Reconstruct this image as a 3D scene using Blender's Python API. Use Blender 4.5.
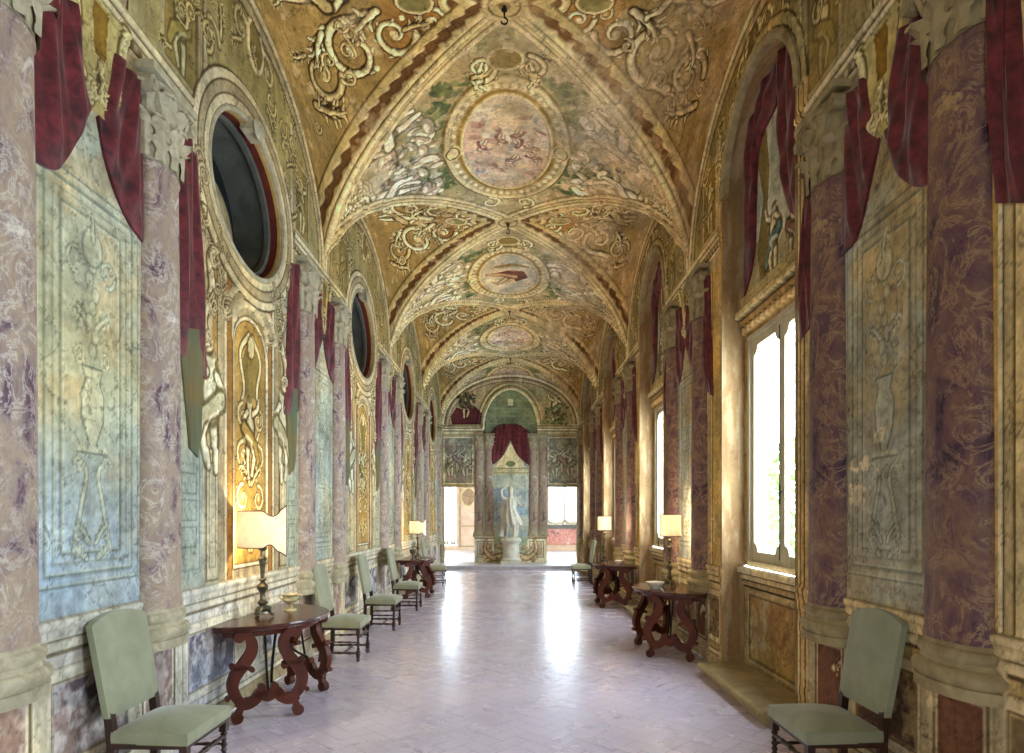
import bpy, bmesh, math, random
import numpy as np
from mathutils import Vector, Matrix

# ------------------------------------------------------------------ camera, sky, exposure
SC = bpy.context.scene
COL = SC.collection
for o in list(bpy.data.objects):
    bpy.data.objects.remove(o)
cam_data = bpy.data.cameras.new('camera')
cam = bpy.data.objects.new('camera', cam_data)
COL.objects.link(cam)
cam.location = (0.08, 0.0, 1.65)
cam.rotation_euler = (math.pi / 2, 0, 0)
cam_data.sensor_width = 36.0
cam_data.lens = 36.0 * 630 / 1024
cam_data.shift_x = -1.0 / 1024
cam_data.shift_y = 140.5 / 1024
cam_data.clip_start = 0.05
SC.camera = cam
SC.view_settings.view_transform = 'Standard'
SC.view_settings.look = 'None'
SC.view_settings.exposure = 1.4
SC.view_settings.gamma = 1.0
SC.view_settings.use_curve_mapping = False
SC.cycles.max_bounces = 10
SC.cycles.diffuse_bounces = 7
SC.cycles.transparent_max_bounces = 12
SC.cycles.sample_clamp_indirect = 6.0

SKY = 9.0
world = bpy.data.worlds.new('sky')
SC.world = world
world.use_nodes = True
wn = world.node_tree.nodes
bg = wn['Background']
bg.inputs[0].default_value = (0.72, 0.85, 1.0, 1)
bg.inputs[1].default_value = SKY

# ------------------------------------------------------------------ measures (metres; camera stands at y = 0)
HW = 2.32                      # half width of the hall
L = 4.32                       # bay length
ZS, ZC = 4.75, 6.43            # springing and crown of the vault
SPRINGS = [3.69 + L * k for k in range(-1, 5)]
CROWNS = [1.53 + L * k for k in range(0, 5)]
Y0, Y1 = -2.8, 20.97
LCOL = (-0.76, 0.57)           # column offsets from the spring lines, left wall
RCOL = (-0.54, 0.76)           # and right wall
NICHE_W, NICHE_D, NICHE_SP, NICHE_TOP = 0.86, 0.20, 5.0, 5.86
OCU_R, OCU_Z, OCU_KY = 0.66, 4.55, 1.2

def portal(name, loc, rot, sx, sy):
    l = bpy.data.lights.new(name, 'AREA')
    l.shape = 'RECTANGLE'; l.size = sx; l.size_y = sy
    l.cycles.is_portal = True
    o = bpy.data.objects.new(name, l); COL.objects.link(o)
    o.location = loc; o.rotation_euler = rot
for c in CROWNS:
    portal('window_portal', (HW + NICHE_D + 0.3, c - 0.05, 2.31), (0, math.pi / 2, 0), 2.5, 1.7)

# ------------------------------------------------------------------ helpers
def srgb(c):
    c = np.asarray(c, dtype=np.float64)
    return np.where(c <= 0.04045, c / 12.92, ((c + 0.055) / 1.055) ** 2.4)

def hx(s):
    s = s.lstrip('#')
    return tuple(int(s[i:i + 2], 16) / 255 for i in (0, 2, 4))

def lin(s):
    return tuple(srgb(hx(s))) + (1.0,)

def obj(name, me, parent=None, mats=None, smooth=False):
    if isinstance(me, bmesh.types.BMesh):
        bm = me
        me = bpy.data.meshes.new(name)
        bmesh.ops.recalc_face_normals(bm, faces=bm.faces)
        bm.to_mesh(me); bm.free()
    o = bpy.data.objects.new(name, me)
    COL.objects.link(o)
    if mats is not None:
        for m in (mats if isinstance(mats, (list, tuple)) else [mats]):
            me.materials.append(m)
    if smooth:
        me.polygons.foreach_set('use_smooth', [True] * len(me.polygons))
        if len(me.polygons) < 20000: me.set_sharp_from_angle(angle=math.radians(42))
    if parent is not None:
        o.parent = parent
    return o

def empty(name, loc=(0, 0, 0), rz=0.0):
    o = bpy.data.objects.new(name, None)
    o.empty_display_size = 0.1
    COL.objects.link(o)
    o.location = loc; o.rotation_euler = (0, 0, rz)
    return o

def tag(o, label, cat, group=None):
    o['label'] = label; o['category'] = cat
    if group: o['group'] = group
    return o

def struct(o):
    o['kind'] = 'structure'
    return o

def copy_tree(o, parent=None):
    c = o.copy(); COL.objects.link(c)
    if parent is not None: c.parent = parent
    for ch in list(o.children):
        copy_tree(ch, c)
    return c

def box(bm, x0, x1, y0, y1, z0, z1):
    vs = [bm.verts.new((x, y, z)) for x in (x0, x1) for y in (y0, y1) for z in (z0, z1)]
    for f in ((0, 1, 3, 2), (4, 6, 7, 5), (0, 4, 5, 1), (2, 3, 7, 6), (0, 2, 6, 4), (1, 5, 7, 3)):
        bm.faces.new([vs[i] for i in f])
    return vs

def lathe(bm, prof, n=16, a0=0.0, a1=2 * math.pi, sx=1.0, sy=1.0, origin=(0, 0, 0)):
    """prof = [(r, z)]; full turn closes on itself."""
    full = abs(a1 - a0 - 2 * math.pi) < 1e-6
    m = n if full else n + 1
    rings = []
    for r, z in prof:
        rings.append([bm.verts.new((origin[0] + sx * r * math.cos(a0 + (a1 - a0) * i / n),
                                    origin[1] + sy * r * math.sin(a0 + (a1 - a0) * i / n), origin[2] + z)) for i in range(m)])
    for a, b in zip(rings[:-1], rings[1:]):
        for i in range(n):
            j = (i + 1) % m
            bm.faces.new((a[i], a[j], b[j], b[i]))
    if full:
        bm.faces.new(rings[0][::-1]); bm.faces.new(rings[-1])

def ribbon(bm, pts, widths, t, place):
    """Solid strip: centre line pts (p, z) in a plane, width per point, thickness t; place(p, q, z) -> world."""
    n = len(pts)
    Lp, Rp = [], []
    for i, (p, z) in enumerate(pts):
        a = pts[max(0, i - 1)]; b = pts[min(n - 1, i + 1)]
        dx, dz = b[0] - a[0], b[1] - a[1]
        l = math.hypot(dx, dz) or 1
        nx, nz = -dz / l, dx / l
        w = widths[i] / 2
        Lp.append((p + nx * w, z + nz * w)); Rp.append((p - nx * w, z - nz * w))
    v = [[bm.verts.new(place(p, s * t / 2, z)) for p, z in side] for side in (Lp, Rp) for s in (-1, 1)]
    l0, l1, r0, r1 = v
    for i in range(n - 1):
        bm.faces.new((l0[i], l0[i + 1], r0[i + 1], r0[i]))
        bm.faces.new((l1[i], r1[i], r1[i + 1], l1[i + 1]))
        bm.faces.new((l0[i], l1[i], l1[i + 1], l0[i + 1]))
        bm.faces.new((r0[i], r0[i + 1], r1[i + 1], r1[i]))
    for i in (0, n - 1):
        bm.faces.new((l0[i], r0[i], r1[i], l1[i]))

def disc(bm, c, r, t, place, n=14):
    a = [bm.verts.new(place(c[0] + r * math.cos(2 * math.pi * i / n), -t / 2, c[1] + r * math.sin(2 * math.pi * i / n))) for i in range(n)]
    b = [bm.verts.new(place(c[0] + r * math.cos(2 * math.pi * i / n), t / 2, c[1] + r * math.sin(2 * math.pi * i / n))) for i in range(n)]
    bm.faces.new(a[::-1]); bm.faces.new(b)
    for i in range(n):
        j = (i + 1) % n
        bm.faces.new((a[i], a[j], b[j], b[i]))

def tube(bm, pts, r, n=8):
    """Round bar along pts; r scalar or per point."""
    pts = [Vector(p) for p in pts]
    rs = r if isinstance(r, (list, tuple)) else [r] * len(pts)
    rings = []
    for i, p in enumerate(pts):
        d = (pts[min(len(pts) - 1, i + 1)] - pts[max(0, i - 1)]).normalized()
        up = Vector((0, 0, 1)) if abs(d.z) < 0.9 else Vector((1, 0, 0))
        a = d.cross(up).normalized(); b = d.cross(a)
        rings.append([bm.verts.new(p + rs[i] * (a * math.cos(2 * math.pi * k / n) + b * math.sin(2 * math.pi * k / n))) for k in range(n)])
    for a, b in zip(rings[:-1], rings[1:]):
        for i in range(n):
            j = (i + 1) % n
            bm.faces.new((a[i], a[j], b[j], b[i]))
    bm.faces.new(rings[0][::-1]); bm.faces.new(rings[-1])

def smooth_line(pts, n=6):
    """Catmull-Rom through pts."""
    P = [np.array(p, float) for p in pts]
    P = [2 * P[0] - P[1]] + P + [2 * P[-1] - P[-2]]
    out = []
    for i in range(1, len(P) - 2):
        for k in range(n):
            t = k / n
            out.append(tuple(0.5 * (2 * P[i] + (P[i + 1] - P[i - 1]) * t + (2 * P[i - 1] - 5 * P[i] + 4 * P[i + 1] - P[i + 2]) * t * t
                                    + (3 * P[i] - P[i - 1] - 3 * P[i + 1] + P[i + 2]) * t ** 3)))
    out.append(tuple(P[-2]))
    return out

def grid_object(name, P, C=None, keep=None, mat=None, parent=None, flip=False, smooth=True):
    """P (n, m, 3) points, C (n, m, 3) sRGB colours, keep (n-1, m-1) mask of faces."""
    n, m = P.shape[:2]
    idx = np.arange(n * m, dtype=np.int32).reshape(n, m)
    q = np.stack([idx[:-1, :-1], idx[1:, :-1], idx[1:, 1:], idx[:-1, 1:]], -1)
    if flip: q = q[..., ::-1]
    q = q[keep] if keep is not None else q.reshape(-1, 4)
    me = bpy.data.meshes.new(name)
    me.vertices.add(n * m)
    me.vertices.foreach_set('co', P.reshape(-1).astype(np.float32))
    me.loops.add(q.size)
    me.loops.foreach_set('vertex_index', np.ascontiguousarray(q).reshape(-1).astype(np.int32))
    me.polygons.add(len(q))
    me.polygons.foreach_set('loop_start', np.arange(0, q.size, 4, dtype=np.int32))
    me.update(calc_edges=True)
    if C is not None:
        at = me.color_attributes.new('Col', 'FLOAT_COLOR', 'POINT')
        rgba = np.ones((n * m, 4), np.float32)
        rgba[:, :3] = srgb(np.clip(C, 0, 1)).reshape(-1, 3)
        at.data.foreach_set('color', rgba.reshape(-1))
    me.validate()
    o = obj(name, me, parent, mat, smooth)
    return o

# ------------------------------------------------------------------ materials
def new_mat(name):
    m = bpy.data.materials.new(name); m.use_nodes = True
    nt = m.node_tree
    return m, nt, nt.nodes['Principled BSDF']

def N(nt, typ, **kw):
    n = nt.nodes.new(typ)
    for k, v in kw.items():
        setattr(n, k, v)
    return n

def setv(n, **kw):
    for k, v in kw.items():
        n.inputs[k.replace('_', ' ')].default_value = v

def coords(nt, scale=(1, 1, 1)):
    tc = N(nt, 'ShaderNodeTexCoord'); mp = N(nt, 'ShaderNodeMapping')
    mp.inputs['Scale'].default_value = scale
    nt.links.new(tc.outputs['Object'], mp.inputs['Vector'])
    return mp.outputs['Vector']

def noise(nt, vec, scale, detail=5, rough=0.6, dist=0.0):
    n = N(nt, 'ShaderNodeTexNoise')
    n.inputs['Scale'].default_value = scale; n.inputs['Detail'].default_value = detail
    n.inputs['Roughness'].default_value = rough; n.inputs['Distortion'].default_value = dist
    nt.links.new(vec, n.inputs['Vector'])
    return n

def ramp(nt, fac, stops):
    r = N(nt, 'ShaderNodeValToRGB')
    el = r.color_ramp.elements
    while len(el) < len(stops): el.new(0.5)
    for e, (p, c) in zip(el, stops):
        e.position = p; e.color = c
    nt.links.new(fac, r.inputs['Fac'])
    return r

def mixc(nt, a, b, fac, mode='MIX'):
    m = N(nt, 'ShaderNodeMix', data_type='RGBA', blend_type=mode)
    for s, i in ((fac, 0), (a, 6), (b, 7)):
        if hasattr(s, 'links') or hasattr(s, 'is_linked'): nt.links.new(s, m.inputs[i])
        else: m.inputs[i].default_value = s
    return m.outputs[2]

def bump(nt, b, height, strength=0.3, dist=0.01):
    bn = N(nt, 'ShaderNodeBump')
    bn.inputs['Strength'].default_value = strength; bn.inputs['Distance'].default_value = dist
    nt.links.new(height, bn.inputs['Height']); nt.links.new(bn.outputs['Normal'], b.inputs['Normal'])

def fresco_mat(name, mottle=0.55, bmp=0.35, streak=1.0):
    m, nt, b = new_mat(name)
    at = N(nt, 'ShaderNodeAttribute'); at.attribute_name = 'Col'
    v = coords(nt)
    n1 = noise(nt, v, 5.0, 8, 0.68, 0.6)
    n2 = noise(nt, v, 38.0, 5, 0.7)
    r1 = ramp(nt, n1.outputs['Fac'], [(0.25, (0.70, 0.66, 0.60, 1)), (0.5, (1, 1, 1, 1)), (0.78, (1.0, 1.0, 1.0, 1))])
    r2 = ramp(nt, n2.outputs['Fac'], [(0.3, (0.72, 0.70, 0.66, 1)), (0.55, (1, 1, 1, 1))])
    vs_ = coords(nt, (7, 7, .55)); n5 = noise(nt, vs_, 2.2, 6, 0.65, 0.3)
    r5 = ramp(nt, n5.outputs['Fac'], [(0.28, (0.66, 0.62, 0.55, 1)), (0.52, (1, 1, 1, 1)), (0.75, (1.08, 1.06, 1.02, 1))])
    c0 = mixc(nt, at.outputs['Color'], r5.outputs['Color'], mottle * streak, 'MULTIPLY')
    c1 = mixc(nt, c0, r1.outputs['Color'], mottle, 'MULTIPLY')
    c2 = mixc(nt, c1, r2.outputs['Color'], mottle, 'MULTIPLY')
    # fine craquelure and flaked specks
    vo = N(nt, 'ShaderNodeTexVoronoi', feature='DISTANCE_TO_EDGE'); vo.inputs['Scale'].default_value = 4.5
    dn = noise(nt, v, 9.0, 4, 0.7)
    vm = N(nt, 'ShaderNodeVectorMath', operation='SCALE'); vm.inputs['Scale'].default_value = 0.35
    va = N(nt, 'ShaderNodeVectorMath', operation='ADD')
    nt.links.new(dn.outputs['Color'], vm.inputs[0]); nt.links.new(vm.outputs[0], va.inputs[0]); nt.links.new(v, va.inputs[1])
    nt.links.new(va.outputs[0], vo.inputs['Vector'])
    cr = ramp(nt, vo.outputs['Distance'], [(0.0, (0.62, 0.58, 0.52, 1)), (0.012, (1, 1, 1, 1))])
    c3 = mixc(nt, c2, cr.outputs['Color'], 0.45, 'MULTIPLY')
    n3 = noise(nt, v, 15.0, 10, 0.75)
    fl = ramp(nt, n3.outputs['Fac'], [(0.66, (0, 0, 0, 1)), (0.70, (1, 1, 1, 1))])
    c4 = mixc(nt, c3, lin('#cfc3a6'), fl.outputs['Color'])
    nt.links.new(c4, b.inputs['Base Color'])
    b.inputs['Roughness'].default_value = 0.82
    b.inputs['Specular IOR Level'].default_value = 0.25
    bump(nt, b, n2.outputs['Fac'], bmp, 0.006)
    return m

def marble_mat(name, base, base2, dark, vein, scale=3.2, rough=0.5):
    m, nt, b = new_mat(name)
    v = coords(nt)
    vz = coords(nt, (1, 1, .7))
    n1 = noise(nt, vz, scale, 9, 0.66, 0.9)
    r1 = ramp(nt, n1.outputs['Fac'], [(0.36, lin(dark)), (0.42, lin(base)), (0.55, lin(base2)), (0.61, lin(base)), (0.68, lin(vein))])
    n2 = noise(nt, v, scale * 1.5, 9, 0.72, 1.2)
    ab = N(nt, 'ShaderNodeMath', operation='SUBTRACT'); ab.inputs[1].default_value = 0.5
    a2 = N(nt, 'ShaderNodeMath', operation='ABSOLUTE')
    nt.links.new(n2.outputs['Fac'], ab.inputs[0]); nt.links.new(ab.outputs[0], a2.inputs[0])
    r2 = ramp(nt, a2.outputs[0], [(0.0, (.8, .8, .8, 1)), (0.012, (0.35, 0.35, 0.35, 1)), (0.04, (0, 0, 0, 1))])
    n6 = noise(nt, v, scale * .9, 4, .6); r6 = ramp(nt, n6.outputs['Fac'], [(.36, (0, 0, 0, 1)), (.52, (1, 1, 1, 1))])
    c = mixc(nt, r1.outputs['Color'], lin(vein), mixc(nt, r2.outputs['Color'], r6.outputs['Color'], 1.0, 'MULTIPLY'))
    vo = N(nt, 'ShaderNodeTexVoronoi'); vo.inputs['Scale'].default_value = scale * 2.3
    nt.links.new(v, vo.inputs['Vector'])
    r3 = ramp(nt, vo.outputs['Distance'], [(0.12, (.8, .8, .8, 1)), (0.24, (0, 0, 0, 1))])
    n4 = noise(nt, v, scale * 1.1, 3, 0.5)
    r4 = ramp(nt, n4.outputs['Fac'], [(0.56, (0, 0, 0, 1)), (0.66, (1, 1, 1, 1))])
    mm = mixc(nt, r3.outputs['Color'], r4.outputs['Color'], 1.0, 'MULTIPLY')
    c = mixc(nt, c, lin(dark), mm)
    nt.links.new(c, b.inputs['Base Color'])
    b.inputs['Roughness'].default_value = rough
    b.inputs['Specular IOR Level'].default_value = 0.3
    return m

def plain_mat(name, c1, c2, scale=8.0, rough=0.6, spec=0.4, metal=0.0, bmp=0.0, stretch=(1, 1, 1), sheen=0.0):
    m, nt, b = new_mat(name)
    v = coords(nt, stretch)
    n1 = noise(nt, v, scale, 6, 0.62, 0.5)
    r = ramp(nt, n1.outputs['Fac'], [(0.3, lin(c1)), (0.7, lin(c2))])
    nt.links.new(r.outputs['Color'], b.inputs['Base Color'])
    b.inputs['Roughness'].default_value = rough
    b.inputs['Specular IOR Level'].default_value = spec
    b.inputs['Metallic'].default_value = metal
    if sheen:
        b.inputs['Sheen Weight'].default_value = sheen
        b.inputs['Sheen Roughness'].default_value = 0.4
    if bmp:
        n2 = noise(nt, v, scale * 6, 4, 0.6)
        bump(nt, b, n2.outputs['Fac'], bmp, 0.004)
    return m

FRESCO = fresco_mat('painted plaster')
VAULT_MAT = fresco_mat('painted vault plaster', 0.5, 0.3, 0.0)
MARBLE_L = marble_mat('mauve painted marble', '#8c766e', '#a58e76', '#5d3f4c', '#d6cab9', 4.2, 0.6)
MARBLE_R = marble_mat('dark plum painted marble', '#603f49', '#7d5c4b', '#34202f', '#b09066', 3.4, 0.55)
STONE = plain_mat('painted stone', '#8f846a', '#c3b798', 11.0, 0.8, 0.2, bmp=0.4)
STONE_DK = plain_mat('weathered stone', '#7d6a48', '#b3a078', 6.0, 0.8, 0.25, bmp=0.5)
OCHRE = plain_mat('ochre plaster', '#9c7430', '#c3a05a', 5.0, 0.8, 0.2, bmp=0.3)
REDBAND = plain_mat('red-brown painted band', '#4e1c14', '#6b2c20', 9.0, 0.7, 0.2)
BURG = plain_mat('burgundy damask', '#2b070c', '#7c2a30', 11.0, 0.55, 0.35, bmp=0.4, sheen=0.3)
LINING = plain_mat('ochre and green curtain lining', '#7d6538', '#586650', 3.0, 0.7, 0.2, bmp=0.25)
VELVET = plain_mat('pale green velvet', '#86876a', '#9c9b7f', 5.0, 0.65, 0.2, bmp=0.15, sheen=0.35)
DARKWOOD = plain_mat('dark turned walnut', '#24120c', '#3f2215', 14.0, 0.38, 0.5, stretch=(1, 1, 0.3))
TABLEWOOD = plain_mat('reddish carved walnut', '#38120a', '#622a12', 7.0, 0.4, 0.3, stretch=(1, 1, 0.4))
TOPWOOD = plain_mat('polished table top', '#33130b', '#572a18', 6.0, 0.22, 0.5, stretch=(3, 0.6, 1))
IRON = plain_mat('wrought iron', '#15110f', '#2a211c', 20.0, 0.5, 0.4, metal=0.6)
BRONZE = plain_mat('aged silvered metal', '#4c4536', '#8a8066', 25.0, 0.35, 0.5, metal=0.8)
GILT = plain_mat('worn gilt', '#a08a52', '#d8cba0', 18.0, 0.45, 0.5, metal=0.35)
CERAMIC = plain_mat('cream glazed ceramic', '#d9d2c2', '#efe9db', 10.0, 0.25, 0.5)
WINWOOD = plain_mat('pale painted window wood', '#a3977b', '#c4b899', 9.0, 0.6, 0.3, stretch=(1, 1, 0.2), bmp=0.2)
STATUE = plain_mat('pale painted marble', '#bfb7a2', '#ded8c6', 5.0, 0.7, 0.3, bmp=0.2)

# ------------------------------------------------------------------ fresco painter: flat colours and low relief per grid point
def vnoise(x, y, seed):
    xi = np.floor(x).astype(np.int64); yi = np.floor(y).astype(np.int64)
    fx = x - xi; fy = y - yi
    fx = fx * fx * (3 - 2 * fx); fy = fy * fy * (3 - 2 * fy)
    def h(a, b):
        n = (a * 374761393 + b * 668265263 + seed * 974711) & 0x7fffffff
        n = ((n ^ (n >> 13)) * 1274126177) & 0x7fffffff
        return ((n ^ (n >> 16)) & 0xffff) / 65535.0
    return (h(xi, yi) * (1 - fx) + h(xi + 1, yi) * fx) * (1 - fy) + (h(xi, yi + 1) * (1 - fx) + h(xi + 1, yi + 1) * fx) * fy

def fbm(x, y, scale, seed, octs=4):
    t = 0; a = 0.5; s = scale; n = 0
    for i in range(octs):
        t = t + a * vnoise(x * s + 17.3 * i, y * s - 9.1 * i, seed + i); n += a
        a *= 0.55; s *= 2.03
    return t / n

def sstep(a, b, x):
    t = np.clip((x - a) / (b - a), 0, 1)
    return t * t * (3 - 2 * t)

class Canvas:
    def __init__(self, u, v, base):
        self.u, self.v = np.asarray(u), np.asarray(v)
        self.U, self.V = np.meshgrid(self.u, self.v, indexing='ij')
        self.C = np.empty(self.U.shape + (3,)); self.C[:] = hx(base)
        self.H = np.zeros(self.U.shape)
    def win(self, x0, x1, y0, y1, pad=0.03):
        a = slice(np.searchsorted(self.u, x0 - pad), np.searchsorted(self.u, x1 + pad))
        b = slice(np.searchsorted(self.v, y0 - pad), np.searchsorted(self.v, y1 + pad))
        return a, b
    def put(self, w, mask, col=None, a=1.0, h=None, seth=None):
        if mask.size == 0: return
        if col is not None:
            c = np.asarray(hx(col) if isinstance(col, str) else col)
            m = (mask * a)[..., None]
            self.C[w] = self.C[w] * (1 - m) + c * m
        if h is not None: self.H[w] += mask * h
        if seth is not None: self.H[w] = self.H[w] * (1 - mask) + seth * mask
    def rect(self, x0, x1, y0, y1, col=None, a=1.0, h=None, seth=None, e=0.006):
        w = self.win(x0, x1, y0, y1); U, V = self.U[w], self.V[w]
        m = sstep(-e, e, U - x0) * sstep(-e, e, x1 - U) * sstep(-e, e, V - y0) * sstep(-e, e, y1 - V)
        self.put(w, m, col, a, h, seth)
    def grad(self, x0, x1, y0, y1, col, amp, scale, seed, a=1.0):
        """blotchy paint inside a rectangle"""
        w = self.win(x0, x1, y0, y1); U, V = self.U[w], self.V[w]
        if U.size == 0: return
        m = sstep(-.01, .01, U - x0) * sstep(-.01, .01, x1 - U) * sstep(-.01, .01, V - y0) * sstep(-.01, .01, y1 - V)
        f = sstep(.5 - amp, .5 + amp, fbm(U, V, scale, seed))
        self.put(w, m * f, col, a)
    def frame(self, x0, x1, y0, y1, t, col, a=1.0, h=None):
        self.rect(x0, x1, y0, y0 + t, col, a, h); self.rect(x0, x1, y1 - t, y1, col, a, h)
        self.rect(x0, x0 + t, y0 + t, y1 - t, col, a, h); self.rect(x1 - t, x1, y0 + t, y1 - t, col, a, h)
    def ell(self, cx, cy, rx, ry, col=None, a=1.0, h=None, seth=None, rot=0.0, e=0.1, dome=None):
        R = max(rx, ry) * (1 + e)
        w = self.win(cx - R, cx + R, cy - R, cy + R); U, V = self.U[w] - cx, self.V[w] - cy
        c, s = math.cos(rot), math.sin(rot)
        d = np.sqrt(((U * c + V * s) / rx) ** 2 + ((-U * s + V * c) / ry) ** 2)
        m = 1 - sstep(1 - e, 1 + e, d)
        self.put(w, m, col, a, h, seth)
        if dome: self.H[w] += dome * np.sqrt(np.clip(1 - d * d, 0, 1))
    def ring(self, cx, cy, rx, ry, t, col=None, a=1.0, h=None, e=0.008):
        """band from the ellipse outwards by t"""
        R = max(rx, ry) + t + e
        w = self.win(cx - R, cx + R, cy - R, cy + R); U, V = self.U[w] - cx, self.V[w] - cy
        d = np.sqrt((U / rx) ** 2 + (V / ry) ** 2)
        k = np.sqrt(U * U + V * V) / np.maximum(d, 1e-6)
        dist = (d - 1) * k
        m = sstep(-e, e, dist) * (1 - sstep(t - e, t + e, dist))
        self.put(w, m, col, a, h)
    def poly(self, pts, col=None, a=1.0, h=None, seth=None):
        P = np.array(pts, float)
        w = self.win(P[:, 0].min(), P[:, 0].max(), P[:, 1].min(), P[:, 1].max()); U, V = self.U[w], self.V[w]
        ins = np.zeros(U.shape, bool)
        j = len(P) - 1
        for i in range(len(P)):
            yi, yj = P[i, 1], P[j, 1]
            if yi != yj:
                c = ((yi > V) != (yj > V)) & (U < (P[j, 0] - P[i, 0]) * (V - yi) / (yj - yi) + P[i, 0])
                ins ^= c
            j = i
        self.put(w, ins.astype(float), col, a, h, seth)
        return w, ins
    def sdist(self, pts, pad):
        P = np.array(pts, float)
        w = self.win(P[:, 0].min(), P[:, 0].max(), P[:, 1].min(), P[:, 1].max(), pad); U, V = self.U[w], self.V[w]
        best = np.full(U.shape, 1e9); tt = np.zeros(U.shape)
        n = len(P) - 1
        for i in range(n):
            ax, ay = P[i]; bx, by = P[i + 1]
            dx, dy = bx - ax, by - ay
            l2 = dx * dx + dy * dy or 1e-9
            t = np.clip(((U - ax) * dx + (V - ay) * dy) / l2, 0, 1)
            d = (U - ax - t * dx) ** 2 + (V - ay - t * dy) ** 2
            k = d < best
            best = np.where(k, d, best); tt = np.where(k, (i + t) / n, tt)
        return w, np.sqrt(best), tt
    def stroke(self, pts, w0, col, w1=None, dk=None, h=None, a=1.0, hi=None, o=0.35):
        """tapering brush line, with an outline colour dk and a lighter core hi"""
        w1 = w0 if w1 is None else w1
        w, d, t = self.sdist(pts, max(w0, w1) * 1.6 + 0.02)
        if d.size == 0: return
        r = (w0 + (w1 - w0) * t) / 2
        if dk:
            self.put(w, 1 - sstep(r * (1 + o), r * (1 + 2.2 * o) + .004, d), dk, 0.85 * a)
        m = 1 - sstep(r * .8, r * 1.1 + .003, d)
        self.put(w, m, col, a)
        if hi: self.put(w, 1 - sstep(r * .25, r * .55 + .002, d), hi, 0.8 * a)
        if h: self.H[w] += h * np.sqrt(np.clip(1 - (d / np.maximum(r, 1e-4)) ** 2, 0, 1))
    # ------------------------------------------------ ornaments
    def scroll(self, x, y, r, ang, d, col, dk, hi=None, w=None, turns=1.35, leaves=True, h=0.012, tail=0.0):
        """volute that ends in an eye at (x, y)"""
        w = w or r * 0.34
        pts = []
        n = 26
        for i in range(n + 1):
            t = i / n
            rr = r * (1 - t) ** 0.85 + 0.04 * r
            a = ang + d * turns * 2 * math.pi * t
            pts.append((x + rr * math.cos(a), y + rr * math.sin(a)))
        if tail:
            tx, ty = -math.sin(ang) * d, math.cos(ang) * d
            p0 = pts[0]
            pts = [(p0[0] - tx * tail * k + math.cos(ang) * tail * 0.25 * k * k, p0[1] - ty * tail * k + math.sin(ang) * tail * 0.25 * k * k) for k in (1, .66, .33)] + pts
        if leaves:
            for i in range(2, n - 8, 3):
                t = i / n
                rr = r * (1 - t) ** 0.85
                a = ang + d * turns * 2 * math.pi * t
                px, py = x + rr * math.cos(a), y + rr * math.sin(a)
                la = a + d * 0.9
                q = (px + rr * .55 * math.cos(la), py + rr * .55 * math.sin(la))
                mid = ((px + q[0]) / 2 + .1 * rr * math.cos(a), (py + q[1]) / 2 + .1 * rr * math.sin(a))
                self.stroke([(px, py), mid, q], w * .8 * (1 - .5 * t), col, w * .15, dk, h * .6, hi=hi)
        self.stroke(pts, w, col, w * .3, dk, h, hi=hi)
        self.ell(x, y, r * .2, r * .2, col, dome=h)
    def acanthus(self, x, y, l, ang, col, dk, hi=None, bend=0.5, n=4, h=0.012):
        pts = []
        for i in range(9):
            t = i / 8
            a = ang + bend * t * t
            if i == 0: px, py = x, y
            else: px, py = px + l / 8 * math.cos(a), py + l / 8 * math.sin(a)
            pts.append((px, py))
        for i in range(1, n + 1):
            t = i / (n + 1); k = int(t * 8)
            for s in (-1, 1):
                a = ang + bend * t * t + s * (0.9 - .25 * t)
                ll = l * 0.42 * math.sin(math.pi * (0.25 + .65 * t))
                p = pts[k]
                q = (p[0] + ll * math.cos(a), p[1] + ll * math.sin(a))
                m = (p[0] + ll * .6 * math.cos(a - s * .35), p[1] + ll * .6 * math.sin(a - s * .35))
                self.stroke([p, m, q], l * .16, col, l * .04, dk, h * .7, hi=hi)
        self.stroke(pts, l * .15, col, l * .04, dk, h, hi=hi)
    def foliage(self, x0, x1, y0, y1, n, cols, size, seed, a=0.9, mask=None, h=0.004):
        rnd = random.Random(seed)
        for i in range(n):
            x, y = rnd.uniform(x0, x1), rnd.uniform(y0, y1)
            if mask and not mask(x, y): continue
            s = size * rnd.uniform(.6, 1.4)
            self.ell(x, y, s, s * rnd.uniform(.35, .7), rnd.choice(cols), a, h, rot=rnd.uniform(0, 3.1), e=.25)
    def figure(self, x, y, s, flip, skin, cloth, dk, hi, seed=0, lie=0.0):
        """small painted figure about s tall, feet at (x, y); lie tilts it"""
        rnd = random.Random(seed)
        ca, sa = math.cos(lie), math.sin(lie)
        def T(px, py):
            px, py = px * s * flip, py * s
            return (x + px * ca - py * sa, y + px * sa + py * ca)
        k = s
        for pts, w0, w1 in (([(-.02, .52), (-.06, .28), (-.05, .02)], .13, .06), ([(.05, .52), (.14, .30), (.06, .05)], .13, .06)):
            self.stroke([T(*p) for p in pts], w0 * k, skin, w1 * k, dk, .012, hi=hi)
        self.stroke([T(0, .50), T(.03, .64), T(-.01, .80)], .19 * k, skin, .17 * k, dk, .015, hi=hi)
        self.stroke([T(-.08, .79), T(-.2, .68), T(-.16, .52)], .075 * k, skin, .05 * k, dk, .012, hi=hi)
        self.stroke([T(.08, .79), T(.22, .86), T(.27, 1.0)], .075 * k, skin, .05 * k, dk, .012, hi=hi)
        self.ell(*T(.0, .92), .07 * k, .075 * k, skin, 1, dome=.014)
        self.ell(*T(-.01, .96), .072 * k, .05 * k, dk, .5)
        self.stroke([T(-.16, .60), T(.02, .50), T(.16, .42), T(.24, .22)], .14 * k, cloth, .08 * k, dk, .012)
        self.stroke([T(-.1, .50), T(.02, .44), T(.1, .3)], .05 * k, hi, .02 * k, None, .006, a=.6)
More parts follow.
